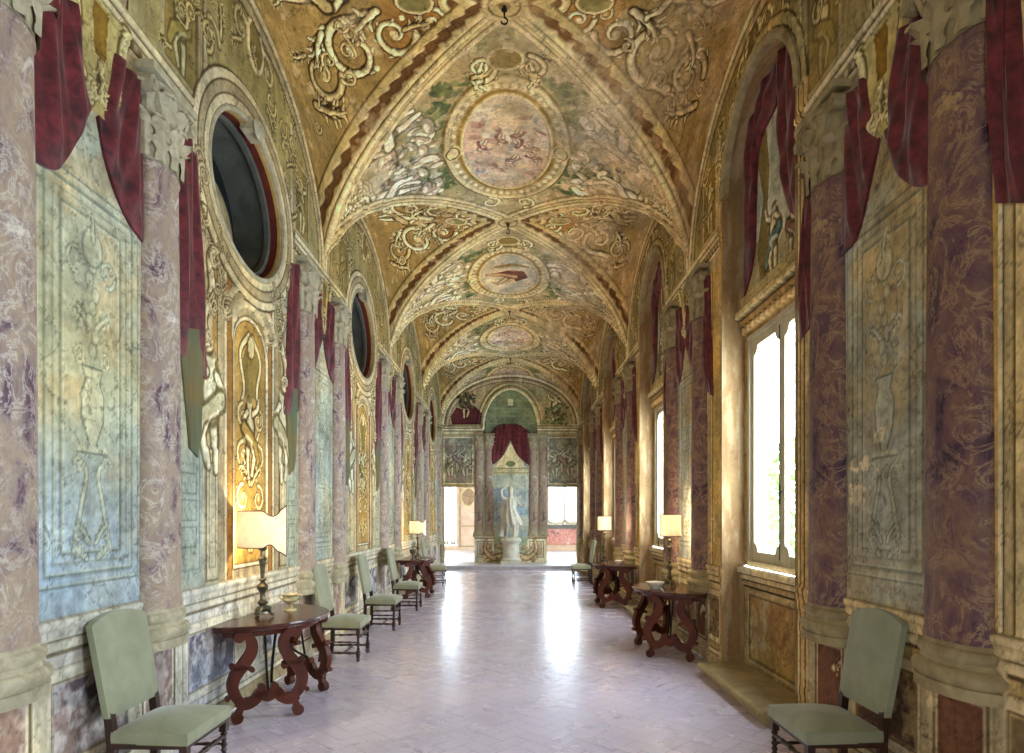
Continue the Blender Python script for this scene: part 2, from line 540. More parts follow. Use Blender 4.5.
    def vlines(self, x0, lines, y0, y1, flip=1):
        """moulding seen as upright bands: [(offset, width, colour, height)]"""
        for off, wd, col, h in lines:
            a, b = x0 + flip * off, x0 + flip * (off + wd)
            self.rect(min(a, b), max(a, b), y0, y1, col, 1.0, h, e=0.003)
    def hlines(self, x0, x1, y, lines):
        for off, wd, col, h in lines:
            self.rect(x0, x1, y + off, y + off + wd, col, 1.0, h, e=0.003)

def blur(C, k):
    for ax in (0, 1):
        p = np.pad(C, [(k, k) if i == ax else (0, 0) for i in range(C.ndim)], mode='edge')
        s = np.cumsum(p, axis=ax); s = np.insert(s, 0, 0, axis=ax)
        n = C.shape[ax]
        hi = np.take(s, np.arange(2 * k + 1, 2 * k + 1 + n), axis=ax); lo = np.take(s, np.arange(0, n), axis=ax)
        C = (hi - lo) / (2 * k + 1)
    return C

def finish(cv, seed, con=1.2, gain=(1, 1, 1), rough=.3, sat=.85, shp=.4):
    """hand of the painter: brushed, blotched and worn pigment, crisper edges"""
    U, V = cv.U, cv.V
    C = cv.C
    C += shp * (C - blur(C, 3))
    wx, wy = fbm(U, V, 1.3, seed) * .8, fbm(U, V, 1.3, seed + 3) * .8
    f1 = fbm(U + wx, V + wy, 2.6, seed + 5, 6) - .5
    f2 = fbm(U * 1.0, V * .45 + wx, 9, seed + 9, 5) - .5
    f3 = fbm(U + wy, V, 30, seed + 13, 3) - .5
    C *= (1 + rough * (1.1 * f1 + 1.0 * f2 + .8 * f3))[..., None]
    warm = (fbm(U + wy, V, .8, seed + 21, 4) - .5)
    C *= 1 + warm[..., None] * np.array([.22, .05, -.30])
    cr = np.abs(fbm(U + wx, V + wy, 3.1, seed + 31, 5) - .5)
    C *= (1 - .28 * (1 - sstep(.002, .010, cr)))[..., None]
    cr = np.abs(fbm(U, V, 6.1, seed + 37, 5) - .5)
    C *= (1 - .18 * (1 - sstep(.004, .02, cr)))[..., None]
    lum = C.mean(axis=-1, keepdims=True)
    C = lum + sat * (C - lum)
    m = .55
    cv.C = np.clip((m + con * (C - m)) * np.array(gain), .03, 1)

def filler(cv, n, x0, x1, y0, y1, cols, seed, smin=.07, smax=.16, ok=None, h=.006):
    rnd = random.Random(seed)
    for i in range(n):
        x, y = rnd.uniform(x0, x1), rnd.uniform(y0, y1)
        if ok and not ok(x, y): continue
        c, d, hi = cols
        s = rnd.uniform(smin, smax)
        if i % 3 == 0: cv.scroll(x, y, s * .55, rnd.uniform(0, 6.3), rnd.choice((-1, 1)), c, d, hi, h=h, w=s * .2)
        else: cv.acanthus(x, y, s * 1.3, rnd.uniform(0, 6.3), c, d, hi, rnd.uniform(-.8, .8), 3, h=h)

# palette of the frescoes
P_ST, P_STL, P_STD = '#ad9a74', '#cdbc94', '#6a5534'      # stone colours: mid, light, dark line
P_OC, P_OCD, P_GOLD = '#a67632', '#5f3f16', '#bd9449'
P_BG, P_BGD, P_BGL = '#a6ad9c', '#7f877a', '#b9bca6'      # blue green panels

def axis(parts, extra=()):
    """grid lines: [(from, to, step)] plus exact extra lines"""
    out = []
    for a, b, s in parts:
        out.append(np.arange(a, b, s))
    out.append(np.array([parts[-1][1]]))
    v = np.unique(np.concatenate(out))
    for e in extra:
        v = v[np.abs(v - e) > 0.0035]
        v = np.sort(np.append(v, e))
    return v

MOULD = [(0, .03, P_STL, .02), (.03, .012, P_STD, -.004), (.042, .05, P_ST, .03), (.092, .012, P_STD, .01), (.104, .04, P_STL, .05), (.144, .014, P_STD, .03), (.158, .05, P_STL, .075)]

def paint_dado(cv, y0, y1, seed, panels, tone=0):
    P_STD = ('#95876d', '#6e5a38')[tone]
    st, stl = ((P_ST, '#cfc6b0'), ('#a3906a', '#b8a67e'))[tone]
    mar = (('#8f8a9c', '#a88f8a', '#8d8f9d'), ('#7f6a48', '#7a5a44', '#8a7750'))[tone]
    cv.rect(y0, y1, 0, 1.12, stl)
    cv.grad(y0, y1, 0, 1.1, '#b49f86' if tone == 0 else '#8c7446', .2, 2.3, seed, .8)
    cv.grad(y0, y1, 0, 1.1, '#c6c3c0' if tone == 0 else '#a58b55', .15, 3.1, seed + 5, .7)
    cv.hlines(y0, y1, .92, [(0, .02, P_STD, .005), (.02, .05, stl, .02), (.07, .012, P_STD, .012), (.082, .05, stl, .035), (.132, .01, P_STD, .03), (.142, .05, stl, .05), (.192, .012, P_STD, .0)])
    cv.hlines(y0, y1, 0, [(0, .13, st, .025), (.13, .012, P_STD, .01), (.142, .04, stl, .015), (.18, .01, P_STD, .0)])
    for i, (a, b) in enumerate(panels):
        cv.frame(a - .09, b + .09, .27, .84, .07, stl, 1, .01)
        cv.frame(a - .10, b + .10, .26, .85, .008, P_STD, .8)
        cv.frame(a - .02, b + .02, .33, .78, .012, P_STD, .9)
        cv.rect(a, b, .35, .76, mar[i % 3])
        cv.grad(a, b, .35, .76, '#5e5560' if tone == 0 else '#57402e', .12, 6, seed + 9 + i, .7)
        cv.grad(a, b, .35, .76, '#c9c4c6' if tone == 0 else '#a08a5a', .08, 9, seed + 19 + i, .7)

def paint_vase_panel(cv, a, b, seed, tone=0):
    """blue-green panel between the two columns with a grisaille vase, candelabra and frame lines"""
    base, dkc, ltc = ((P_BG, P_BGD, P_BGL), ('#8f8f7e', '#6f6f5e', '#a09d84'))[tone]
    z0, z1 = 1.12, 4.2
    cv.rect(a, b, z0, z1, base)
    cv.grad(a, b, z0, z1, ltc, .22, 1.7, seed, .9)
    cv.grad(a, b, z0, z1, '#b5a888' if tone == 0 else '#a08c62', .12, 2.6, seed + 3, .75)
    cv.grad(a, b, z0, 2.3, '#a9bac8' if tone == 0 else '#8f8f86', .3, 1.3, seed + 7, .7)
    x = (a + b) / 2
    for ins, t in ((.03, .012), (.085, .02), (.15, .012), (.2, .022)):
        cv.frame(a + ins, b - ins, z0 + .12 + ins, 3.55 - ins, t, dkc, .7, -.004)
        cv.frame(a + ins + t, b - ins - t, z0 + .12 + ins + t, 3.55 - ins - t, .008, ltc, .9, .006)
    o, d, hgt = ltc, dkc, .006
    # pedestal scroll, vase, garland, crowning cartouche, all drawn in the panel's own greys
    for s in (-1, 1):
        cv.stroke(smooth_line([(x + s * .05, 1.42), (x + s * .14, 1.5), (x + s * .09, 1.72), (x + s * .05, 1.9), (x + s * .12, 1.98)]), .03, o, .02, d, hgt)
        cv.scroll(x + s * .11, 1.47, .055, 1.57, -s, o, d, w=.016, h=hgt)
        cv.scroll(x + s * .12, 1.95, .045, 0, s, o, d, w=.014, h=hgt, leaves=False)
        cv.scroll(x + s * .13, 3.08, .08, -1.57, s, o, d, w=.02, h=hgt)
        cv.scroll(x + s * .1, 2.55, .05, 1.57, -s, o, d, w=.014, h=hgt)
        cv.acanthus(x + s * .03, 2.72, .18, 1.57 - s * .6, o, d, bend=-s * .8, h=hgt)
        cv.acanthus(x + s * .03, 1.5, .16, 1.57 - s * .5, o, d, bend=-s * .8, h=hgt)
    cv.rect(x - .13, x + .13, 2.02, 2.05, o, 1, .006); cv.rect(x - .13, x + .13, 2.01, 2.02, d)
    cv.poly([(x - .03, 2.06), (x + .03, 2.06), (x + .09, 2.2), (x + .10, 2.34), (x + .06, 2.42), (x + .09, 2.5), (x - .09, 2.5), (x - .06, 2.42), (x - .10, 2.34), (x - .09, 2.2)], o, .9, .006)
    cv.stroke([(x - .03, 2.06), (x - .09, 2.2), (x - .10, 2.34), (x - .06, 2.42), (x - .09, 2.5), (x + .09, 2.5), (x + .06, 2.42), (x + .10, 2.34), (x + .09, 2.2), (x + .03, 2.06)], .008, d)
    for k in range(7):
        cv.ell(x + .03 * math.sin(k * 2.1), 2.6 + .08 * k, .03, .04, o, .8, .005); cv.ring(x + .03 * math.sin(k * 2.1), 2.6 + .08 * k, .03, .04, .006, d)
    cv.ell(x, 3.18, .08, .1, o, .9, .008); cv.ring(x, 3.18, .08, .1, .01, d)
    cv.acanthus(x, 3.22, .16, 1.57, o, d, bend=0, h=hgt)

def paint_tall_side(cv, a, b, seed, tone=0):
    """narrow panel strip beside a column"""
    base, dkc, ltc = ((P_BG, P_BGD, P_BGL), ('#8c8a76', '#5d594c', '#a6a084'))[tone]
    cv.rect(a, b, 1.12, 4.4, base)
    cv.grad(a, b, 1.12, 4.4, '#bdb394' if tone == 0 else '#9a8658', .2, 2.0, seed, .8)
    if b - a > .2:
        cv.frame(a + .05, b - .05, 1.25, 2.5, .012, dkc, .8)
        cv.frame(a + .08, b - .08, 1.3, 2.42, .01, ltc, .8)
        for z in (1.42, 1.62, 1.82):
            cv.frame(a + .1, b - .1, z, z + .16, .012, dkc, .7, -.004)

def paint_entablature(cv, a, b):
    cv.rect(a, b, 4.40, 4.80, P_ST)
    cv.hlines(a, b, 4.55, MOULD)
    cv.rect(a, b, 4.755, 4.80, P_STD, .5)
    for k in range(int((b - a) / .085)):
        x = a + .03 + k * .085
        cv.rect(x, x + .045, 4.595, 4.64, P_STD, .5, .012)

def paint_bracket(cv, x, top=4.62):
    """scrolled keystone bracket that hangs between the columns"""
    c, d, hi = '#b3a368', '#6b5a2c', '#cdbf8b'
    cv.poly([(x - .27, top), (x + .27, top), (x + .21, top - .25), (x + .17, top - .5), (x + .06, top - .66), (x - .06, top - .66), (x - .17, top - .5), (x - .21, top - .25)], c, 1, .05)
    for s in (-1, 1):
        cv.stroke(smooth_line([(x + s * .25, top), (x + s * .2, top - .2), (x + s * .21, top - .38), (x + s * .08, top - .62)]), .08, hi, .04, d, .03)
        cv.scroll(x + s * .07, top - .56, .06, 1.57, -s, hi, d, w=.025, leaves=False, h=.02)
    cv.poly([(x - .07, top - .02), (x + .07, top - .02), (x + .05, top - .33), (x - .05, top - .33)], '#8f6d22')
    cv.acanthus(x, top - .36, .22, -1.57, hi, d, bend=0, h=.02)

def paint_gold_niche(cv, c, seed, zt):
    """the ochre panel below an oculus: pilaster strips, caryatids, gilded relief"""
    cv.rect(c - .82, c + .82, 1.12, zt, P_ST)
    cv.grad(c - .82, c + .82, 1.12, zt, P_STL, .2, 2.4, seed, .8)
    for s in (-1, 1):
        cv.vlines(c + s * .36, [(0, .025, P_STL, .012), (.025, .01, P_OCD, 0), (.035, .09, P_OC, .004), (.125, .01, P_OCD, 0), (.135, .05, P_STL, .016), (.185, .012, P_STD, 0), (.197, .1, P_ST, .02), (.297, .014, P_OCD, .0), (.311, .07, '#b08b4a', .006)], 1.12, zt - .25, s)
    # gold field with an arched top
    pts = [(c - .36, 1.22), (c + .36, 1.22), (c + .36, 3.15)] + [(c + .36 * math.cos(t), 3.15 + .3 * math.sin(t)) for t in np.linspace(0, math.pi, 12)] + [(c - .36, 3.15)]
    cv.poly(pts, P_GOLD, 1, -.01)
    w = cv.win(c - .36, c + .36, 1.22, 3.45)
    U, V = cv.U[w], cv.V[w]
    f = sstep(.4, .62, fbm(U, V, 3.5, seed + 2)); cv.put(w, f * (np.abs(U - c) < .35), '#a17a2e', .6)
    cv.stroke(pts + [pts[0]], .03, P_STL, dk=P_OCD, h=.015)
    cv.poly([(c - .12, 2.75), (c + .14, 2.75), (c + .18, 3.1), (c, 3.3), (c - .17, 3.05)], '#8c7434', .8)
    hi = '#dcc68a'
    for s in (-1, 1):
        cv.stroke(smooth_line([(c + s * .04, 3.3), (c + s * .22, 3.1), (c + s * .14, 2.8), (c + s * .24, 2.55), (c + s * .1, 2.3)]), .05, hi, .03, P_OCD, .012)
        for z, r in ((2.55, .11), (2.2, .12), (1.82, .12), (1.48, .1)):
            cv.scroll(c + s * .17, z, r, s * 1.57 if s > 0 else 1.57, -s, '#d2b671', P_OCD, hi, w=r * .32, h=.012)
        cv.acanthus(c + s * .02, 1.35, .32, 1.57 - s * .5, '#cfb26a', P_OCD, hi, -s * .7)
        cv.acanthus(c + s * .02, 1.95, .28, 1.57 - s * .6, '#cfb26a', P_OCD, hi, -s * .9)
    cv.figure(c - .02, 2.0, .75, 1, '#d3bb80', '#b8923f', P_OCD, '#ead9a8', seed)
    cv.ell(c, 3.2, .07, .1, hi, 1, .02); cv.ring(c, 3.2, .07, .1, .012, P_OCD)
    # caryatids with scrolls above them, to the left and right
    for s in (-1, 1):
        x = c + s * .77
        cv.rect(x - .1, x + .1, 1.12, 2.2, P_STL, 1, .03); cv.frame(x - .1, x + .1, 1.14, 2.2, .014, P_STD, .7); cv.frame(x - .055, x + .055, 1.25, 2.08, .01, P_STD, .6)
        cv.figure(x, 2.0, 1.0, s, '#d0c6a0', '#bdb28a', '#74643c', '#e6deC2', seed + s)
        cv.stroke(smooth_line([(x + s * .05, 3.0), (x + s * .12, 3.2), (x - s * .02, 3.45), (x + s * .02, 3.7), (x - s * .1, 3.82)]), .11, P_STL, .06, P_STD, .03, hi='#e2d9b8')
        cv.scroll(x - s * .02, 3.72, .09, 1.57, s, P_STL, P_STD, w=.04, leaves=False, h=.03)
        cv.scroll(x + s * .06, 3.05, .08, -1.57, -s, P_STL, P_STD, w=.035, leaves=False, h=.03)
    # hood moulding between the niche and the oculus
    for r, wd, col, h in ((.34, .06, P_STL, .05), (.42, .012, P_STD, .02), (.435, .06, P_ST, .06), (.5, .014, P_STD, .03), (.515, .05, P_STL, .07)):
        pa = [(c + r * math.cos(t) * 1.05, 3.32 + r * math.sin(t) * .75) for t in np.linspace(.15, math.pi - .15, 18)]
        cv.stroke(pa, wd, col, h=h)

def paint_lunette(cv, c, seed, side):
    """wall field above the cornice, under the side arch"""
    for k in (-1, 1):
        x = c + k * 1.3
        cv.poly([(x - .22, 4.8), (x + .22, 4.8), (x + .2, 5.5), (x, 5.7), (x - .2, 5.5)], '#8d7438', .9)
        cv.frame(x - .26, x + .26, 4.8, 5.62, .04, P_ST, 1, .02); cv.frame(x - .22, x + .22, 4.84, 5.58, .012, P_STD, .8)
        cv.figure(x, 4.86, .62, k, '#b6a674', '#94803f', '#5f4d20', '#cbbd8e', seed + k)
        cv.vlines(c + k * .93, [(0, .05, P_STL, .03), (.05, .015, P_STD, 0), (.065, .08, P_ST, .02), (.145, .015, P_STD, 0)], 4.8, 5.9, k)
        cv.scroll(c + k * .84, 5.5, .13, 0 if k < 0 else math.pi, -k, '#b5a56e', P_STD, P_STL, w=.05, h=.02)
        cv.acanthus(c + k * .86, 4.95, .35, 1.57 + k * .2, '#ab9b63', P_STD, P_STL, k * .5, h=.02)
    cv.grad(c - 2.1, c + 2.1, 4.8, 6.45, '#8a7a44', .2, 2.0, seed, .6)
    cv.scroll(c - .3, 5.98, .16, 0, 1, '#b5a56e', P_STD, P_STL, w=.05, h=.02)
    cv.scroll(c + .3, 5.98, .16, math.pi, -1, '#b5a56e', P_STD, P_STL, w=.05, h=.02)
    cv.ell(c, 6.02, .15, .2, '#7e6a34', .9, .02); cv.ring(c, 6.02, .15, .2, .04, P_STL, 1, .03)
    filler(cv, 46, c - 1.9, c + 1.9, 4.9, 6.3, ('#a8965f', '#57451c', '#c4b27e'), seed + 900, .1, .24, lambda x, y: ((x - c) / 1.95) ** 2 + ((y - ZS) / 1.5) ** 2 < 1 and ((x - c) ** 2 + (y - OCU_Z) ** 2 > 1.1))
    # moulding that follows the edge of the side arch
    for r, wd, col, h in ((.05, .07, P_STL, .04), (.1, .015, P_STD, 0), (.16, .09, P_ST, .02), (.225, .018, P_OCD, 0)):
        pa = [(c + (2.16 - r) * math.cos(t), ZS + (1.68 - r) * math.sin(t)) for t in np.linspace(.02, math.pi - .02, 40)]
        cv.stroke(pa, wd, col, h=h)

def paint_capital_ground(cv, y):  # plain stone-coloured field behind a capital
    cv.rect(y - .27, y + .27, 4.0, 4.56, P_ST)

# ------------------------------------------------------------------ left wall
YAX = axis([(Y0, 2.0, .05), (2.0, 5.2, .0095), (5.2, 7.2, .0125), (7.2, 10, .018), (10, 14, .028), (14, Y1, .04)])
ZAX = axis([(0, 5.9, .0125), (5.9, 6.6, .02)])

def wall_canvas_left():
    cv = Canvas(YAX, ZAX, P_ST)
    w = (slice(None), slice(None))
    cv.put(w, sstep(.38, .62, fbm(cv.U, cv.V, 1.3, 3)), P_STL, .6)
    cv.put(w, sstep(4.6, 5.0, cv.V), '#9a8a55', .75)
    cv.put(w, sstep(.4, .6, fbm(cv.U, cv.V, .9, 8)) * sstep(4.6, 5.2, cv.V), '#a8985e', .7)
    for k, s in enumerate(SPRINGS):
        a, b = s + LCOL[0], s + LCOL[1]
        paint_dado(cv, s - L / 2, s + L / 2, 11 + k, [(s - 1.95, s - 1.25), (a + .36, b - .36), (s + .98, s + 1.72)])
        paint_vase_panel(cv, a + .2, b - .2, 31 + k)
        paint_tall_side(cv, b + .2, b + .62, 51 + k)
        paint_tall_side(cv, a - .62, a - .2, 61 + k)
        paint_entablature(cv, s - 1.5, s + 1.35)
        for y in (a, b):
            cv.rect(y - .3, y + .3, 0, 1.0, '#cbc2a8', 1, .02)
            cv.frame(y - .2, y + .2, .22, .78, .02, P_STD, .8); cv.rect(y - .16, y + .16, .26, .74, '#a08379')
            cv.grad(y - .16, y + .16, .26, .74, '#cbb9ad', .1, 7, 71 + k, .8)
            paint_capital_ground(cv, y)
        paint_bracket(cv, s - .06)
    for k, c in enumerate(CROWNS):
        paint_gold_niche(cv, c - .08, 81 + k, 3.95)
        paint_lunette(cv, c, 91 + k, -1)
        cx = c - .08
        RY = OCU_R * OCU_KY
        cv.ell(cx, OCU_Z, RY + .30, OCU_R + .30, P_ST, 1, seth=.015, e=.01)
        for r, t, col, h in ((.0, .04, P_STD, 0), (.04, .07, P_STL, .05), (.11, .014, P_STD, .02), (.124, .08, P_ST, .06), (.204, .016, P_STD, .03), (.22, .07, P_STL, .05), (.29, .02, P_STD, 0)):
            cv.ring(cx, OCU_Z, RY + r, OCU_R + r, t, col, 1, h * .4)
        for s in (-1, 1):
            cv.frame(cx + s * .98 - .13, cx + s * .98 + .13, 3.86, 4.08, .02, P_STD, .8)
            filler(cv, 26, cx + s * 1.12 - .22, cx + s * 1.12 + .22, 3.3, 4.4, (P_ST, P_STD, P_STL), 700 + k * 3 + s, .08, .17)
            filler(cv, 20, cx + s * .62 - .18, cx + s * .62 + .18, 3.3, 3.95, (P_ST, P_STD, P_STL), 720 + k * 3 + s, .07, .14)
            for q in range(5): cv.rect(cx + s * .98 - .09 + q * .04, cx + s * .98 - .07 + q * .04, 3.9, 4.04, P_STD, .6)
    finish(cv, 801, 1.06, (1.02, 1.0, .95), .34)
    return cv

def wall_points(cv, x, inward):
    P = np.empty(cv.U.shape + (3,))
    P[..., 0] = x + inward * .45 * np.maximum(cv.H, -.02)
    P[..., 1] = cv.U; P[..., 2] = cv.V
    return P

cvL = wall_canvas_left()
um = (cvL.u[:-1] + cvL.u[1:]) / 2; vm = (cvL.v[:-1] + cvL.v[1:]) / 2
UM, VM = np.meshgrid(um, vm, indexing='ij')
keep = np.ones(UM.shape, bool)
for c in CROWNS:
    keep &= ((UM - c + .08) / OCU_KY) ** 2 + (VM - OCU_Z) ** 2 > (OCU_R + .01) ** 2
wall_left = struct(grid_object('wall_left', wall_points(cvL, -HW, 1), cvL.C, keep, FRESCO, flip=False))

# oculus recesses: frame ring, banded reveal, dark glazed back
DARKGLASS = plain_mat('dark old glass', '#101315', '#23282a', 2.0, 0.4, 0.3)
GREYWOOD = plain_mat('grey shutter paint', '#4c4d46', '#66655a', 6.0, 0.6, 0.3)
for k, c in enumerate(CROWNS):
    cy = c - .08
    w = empty('window_%d' % (k + 11), (-HW, cy, OCU_Z)); struct(w); w.scale = (1, OCU_KY, 1)
    def ringmesh(prof, n=56, a0=0, a1=2 * math.pi):
        bm = bmesh.new(); rows = []
        full = abs(a1 - a0 - 2 * math.pi) < 1e-6
        m = n if full else n + 1
        for r, x in prof:
            rows.append([bm.verts.new((x, r * math.cos(a0 + (a1 - a0) * i / n), r * math.sin(a0 + (a1 - a0) * i / n))) for i in range(m)])
        for p, q in zip(rows[:-1], rows[1:]):
            for i in range(n): bm.faces.new((p[i], p[(i + 1) % m], q[(i + 1) % m], q[i]))
        return bm
    R = OCU_R
    obj('window_frame', ringmesh([(R + .035, -.01), (R + .035, .018), (R + .02, .026), (R - .005, .018), (R - .01, -.02)]), w, STONE, True)
    obj('reveal', ringmesh([(R - .008, 0), (R - .01, -.03), (R - .01, -.05)]), w, OCHRE, True)
    obj('painted_band', ringmesh([(R - .01, -.05), (R - .015, -.12)]), w, REDBAND, True)
    obj('inner_reveal', ringmesh([(R - .015, -.12), (R - .05, -.125), (R - .05, -.17), (R - .02, -.175), (R - .02, -.50)]), w, GREYWOOD, True)
    bm = bmesh.new()
    vs = [bm.verts.new((-.50, (R) * math.cos(t), (R) * math.sin(t))) for t in np.linspace(0, 2 * math.pi, 48, endpoint=False)]
    bm.faces.new(vs)
    obj('pane', bm, w, DARKGLASS)
    bm = bmesh.new()
    rows = []
    for r, x in ((.50, -.49), (.50, -.43), (.40, -.43), (.40, -.49)):
        rows.append([bm.verts.new((x, r * math.cos(t), -.18 + r * math.sin(t))) for t in np.linspace(-.25, math.pi + .25, 30)])
    for p, q in zip(rows[:-1], rows[1:]):
        for i in range(29): bm.faces.new((p[i], p[i + 1], q[i + 1], q[i]))
    obj('arched_bar', bm, w, STONE_DK, True)
    bm = bmesh.new()
    box(bm, -.05, .055, -.10, .10, -.05, .05)
    for v in bm.verts: v.co.z += R - .02
    lathe(bm, [(.0, .0), (.07, .0), (.09, .02), (.06, .05), (.0, .06)], 14)
    for v in list(bm.verts)[8:]:
        x, y, z = v.co; v.co = (z + .05, x, y + R - .02)
    obj('scroll_boss', bm, w, STONE)

# ------------------------------------------------------------------ right wall
NCS = [c - .06 for c in CROWNS]
YAXR = axis([(Y0, 2.4, .05), (2.4, 5.2, .0095), (5.2, 7.2, .014), (7.2, 10, .018), (10, 14, .028), (14, Y1, .04)],
            [n + s * NICHE_W for n in NCS for s in (-1, 1)])
ZAXR = axis([(0, 5.9, .0125), (5.9, 6.6, .02)], [NICHE_SP])

def wall_canvas_right():
    cv = Canvas(YAXR, ZAXR, '#a3926a')
    w = (slice(None), slice(None))
    cv.put(w, sstep(.4, .6, fbm(cv.U, cv.V, 1.1, 23)), '#b8a67c', .7)
    cv.put(w, sstep(4.6, 5.0, cv.V), '#8a7b4c', .75)
    for k, s in enumerate(SPRINGS):
        a, b = s + RCOL[0], s + RCOL[1]
        paint_dado(cv, s - L / 2, s + L / 2, 111 + k, [(s - 1.15, s - .86), (a + .36, b - .36), (s + 1.05, s + 1.22)], 1)
        paint_vase_panel(cv, a + .2, b - .2, 131 + k, 1)
        cv.rect(a - .62, a - .2, 1.12, 4.4, '#b49a5c'); cv.rect(b + .2, b + .56, 1.12, 4.4, '#a8935f')
        cv.grad(a - .62, a - .2, 1.12, 3.8, '#c2a04e', .2, 2.1, 151 + k, .8)
        for y, f in ((a - .24, -1), (b + .24, 1)):
            cv.vlines(y, [(0, .03, '#c0b088', .012), (.03, .012, '#5d4f2e', 0), (.042, .05, '#a8956a', .008), (.092, .014, '#6b5830', 0), (.106, .06, '#c0ab78', .014), (.166, .012, '#6b5830', 0)], 1.12, 4.4, f)
        paint_entablature(cv, s - 1.28, s + 1.28)
        for y in (a, b):
            cv.rect(y - .3, y + .3, 0, 1.0, '#a39270', 1, .02)
            cv.frame(y - .2, y + .2, .22, .78, .02, '#5d4f2e', .8); cv.rect(y - .16, y + .16, .26, .74, '#6f4a35')
            paint_capital_ground(cv, y)
        paint_bracket(cv, s + .1)
    for k, n in enumerate(NCS):
        paint_lunette(cv, CROWNS[k], 191 + k, 1)
        # plaster around the window recess: upright mouldings and an archivolt
        cv.rect(n - 1.02, n + 1.02, 0, NICHE_SP, '#a98d5a', 1, .01)
        cv.grad(n - 1.02, n + 1.02, 0, NICHE_SP, '#c0a070', .15, 3, 171 + k, .8)
        for s in (-1, 1):
            cv.vlines(n + s * NICHE_W, [(0, .03, '#c9ad74', .02), (.03, .012, '#6a4f24', 0), (.042, .06, '#b3935a', .012), (.102, .016, '#6a4f24', 0)], 0.1, NICHE_SP, s)
        for r, wd, col, h in ((.02, .05, '#b9a878', .03), (.06, .014, '#5d4f2e', 0), (.11, .07, '#a49463', .04), (.16, .016, '#5d4f2e', 0)):
            cv.stroke([(n + (NICHE_W + r) * math.cos(t), NICHE_SP + (NICHE_W + r) * math.sin(t)) for t in np.linspace(0, math.pi, 30)], wd, col, h=h)
    # flaked pale patches
    f = sstep(.66, .7, fbm(cv.U, cv.V, 6.0, 77, 5)) * sstep(.5, .62, fbm(cv.U, cv.V, .8, 78)) * (cv.V < 2.2)
    cv.put(w, f, '#c4b48e', .9)
    finish(cv, 841, 1.08, (1.14, 1.10, 1.06), .36)
    return cv

cvR = wall_canvas_right()
um = (cvR.u[:-1] + cvR.u[1:]) / 2; vm = (cvR.v[:-1] + cvR.v[1:]) / 2
UM, VM = np.meshgrid(um, vm, indexing='ij')
keep = np.ones(UM.shape, bool)
for n in NCS:
    inside = (np.abs(UM - n) < NICHE_W) & ((VM < NICHE_SP) | ((UM - n) ** 2 + (VM - NICHE_SP) ** 2 < (NICHE_W - .01) ** 2))
    keep &= ~inside
wall_right = struct(grid_object('wall_right', wall_points(cvR, HW, -1), cvR.C, keep, FRESCO, flip=True))

# window recesses: painted back wall with the window opening, jambs, archivolt
WZ0, WZ1, WW = 1.14, 3.52, .78
def niche_canvas():
    cv = Canvas(axis([(-NICHE_W, NICHE_W, .0125)], [-WW, WW]), axis([(0, 5.9, .0125)], [WZ0, WZ1]), '#b39a68')
    w = (slice(None), slice(None))
    cv.put(w, sstep(.4, .6, fbm(cv.U, cv.V, 2, 203)), '#9c7d45', .7)
    # apron
    cv.frame(-.72, .72, .16, .9, .05, '#b39766', 1, .015); cv.frame(-.68, .68, .2, .86, .012, '#5f4a26', .9)
    cv.grad(-.65, .65, .22, .84, '#8d5f38', .2, 3, 205, .7); cv.grad(-.65, .65, .22, .84, '#b58c4c', .15, 4, 206, .7)
    cv.hlines(-NICHE_W, NICHE_W, .92, [(0, .02, '#5f4a26', 0), (.02, .05, '#a88d5f', .03), (.07, .014, '#5f4a26', .015), (.084, .05, '#c4ab7c', .05), (.134, .014, '#6f582f', .04), (.148, .072, '#cdb88c', .08)])
    # hood above the window
    cv.hlines(-NICHE_W, NICHE_W, 3.56, [(0, .06, '#c7a878', .03), (.06, .02, '#5f4a26', .01), (.08, .06, '#ad8d5c', .06), (.14, .02, '#5f4a26', .03), (.16, .07, '#c9b58a', .10)])
    for k in range(14): cv.rect(-.8 + k * .118, -.74 + k * .118, 3.57, 3.64, '#d9b98c', .8, .02)
    # painted sky, rocks and parted curtain
    cv.rect(-NICHE_W, NICHE_W, 3.85, 5.9, '#a9ad9d')
    cv.grad(-NICHE_W, NICHE_W, 3.85, 5.9, '#c6c0a8', .2, 1.8, 211, .8)
    cv.poly([(-.9, 3.85), (.9, 3.85), (.9, 4.15), (.5, 4.4), (.2, 4.05), (-.2, 4.3), (-.6, 4.1), (-.9, 4.5)], '#a79a78')
    cv.poly([(.15, 3.85), (.4, 3.85), (.5, 4.3), (.35, 4.75), (.5, 5.2), (.3, 5.5), (.2, 5.0), (.25, 4.6), (.1, 4.2)], '#8b7a4c')
    cv.figure(.1, 3.9, .7, 1, '#b8a888', '#6f8a86', '#5b5138', '#d8cdb0', 3)
    cv.figure(-.3, 3.88, .6, -1, '#b5a280', '#8d6a58', '#5b5138', '#d4c6a4', 4)
    cv.hlines(-NICHE_W, NICHE_W, 3.85, [(0, .1, '#b8a476', .04), (.1, .02, '#5f4a26', .01)])
    finish(cv, 861, 1.2)
    return cv
cvN = niche_canvas()
um = (cvN.u[:-1] + cvN.u[1:]) / 2; vm = (cvN.v[:-1] + cvN.v[1:]) / 2
UM, VM = np.meshgrid(um, vm, indexing='ij')
keepN = ~((np.abs(UM) < WW) & (VM > WZ0) & (VM < WZ1))
JAMB = fresco_mat('jamb plaster', .6)
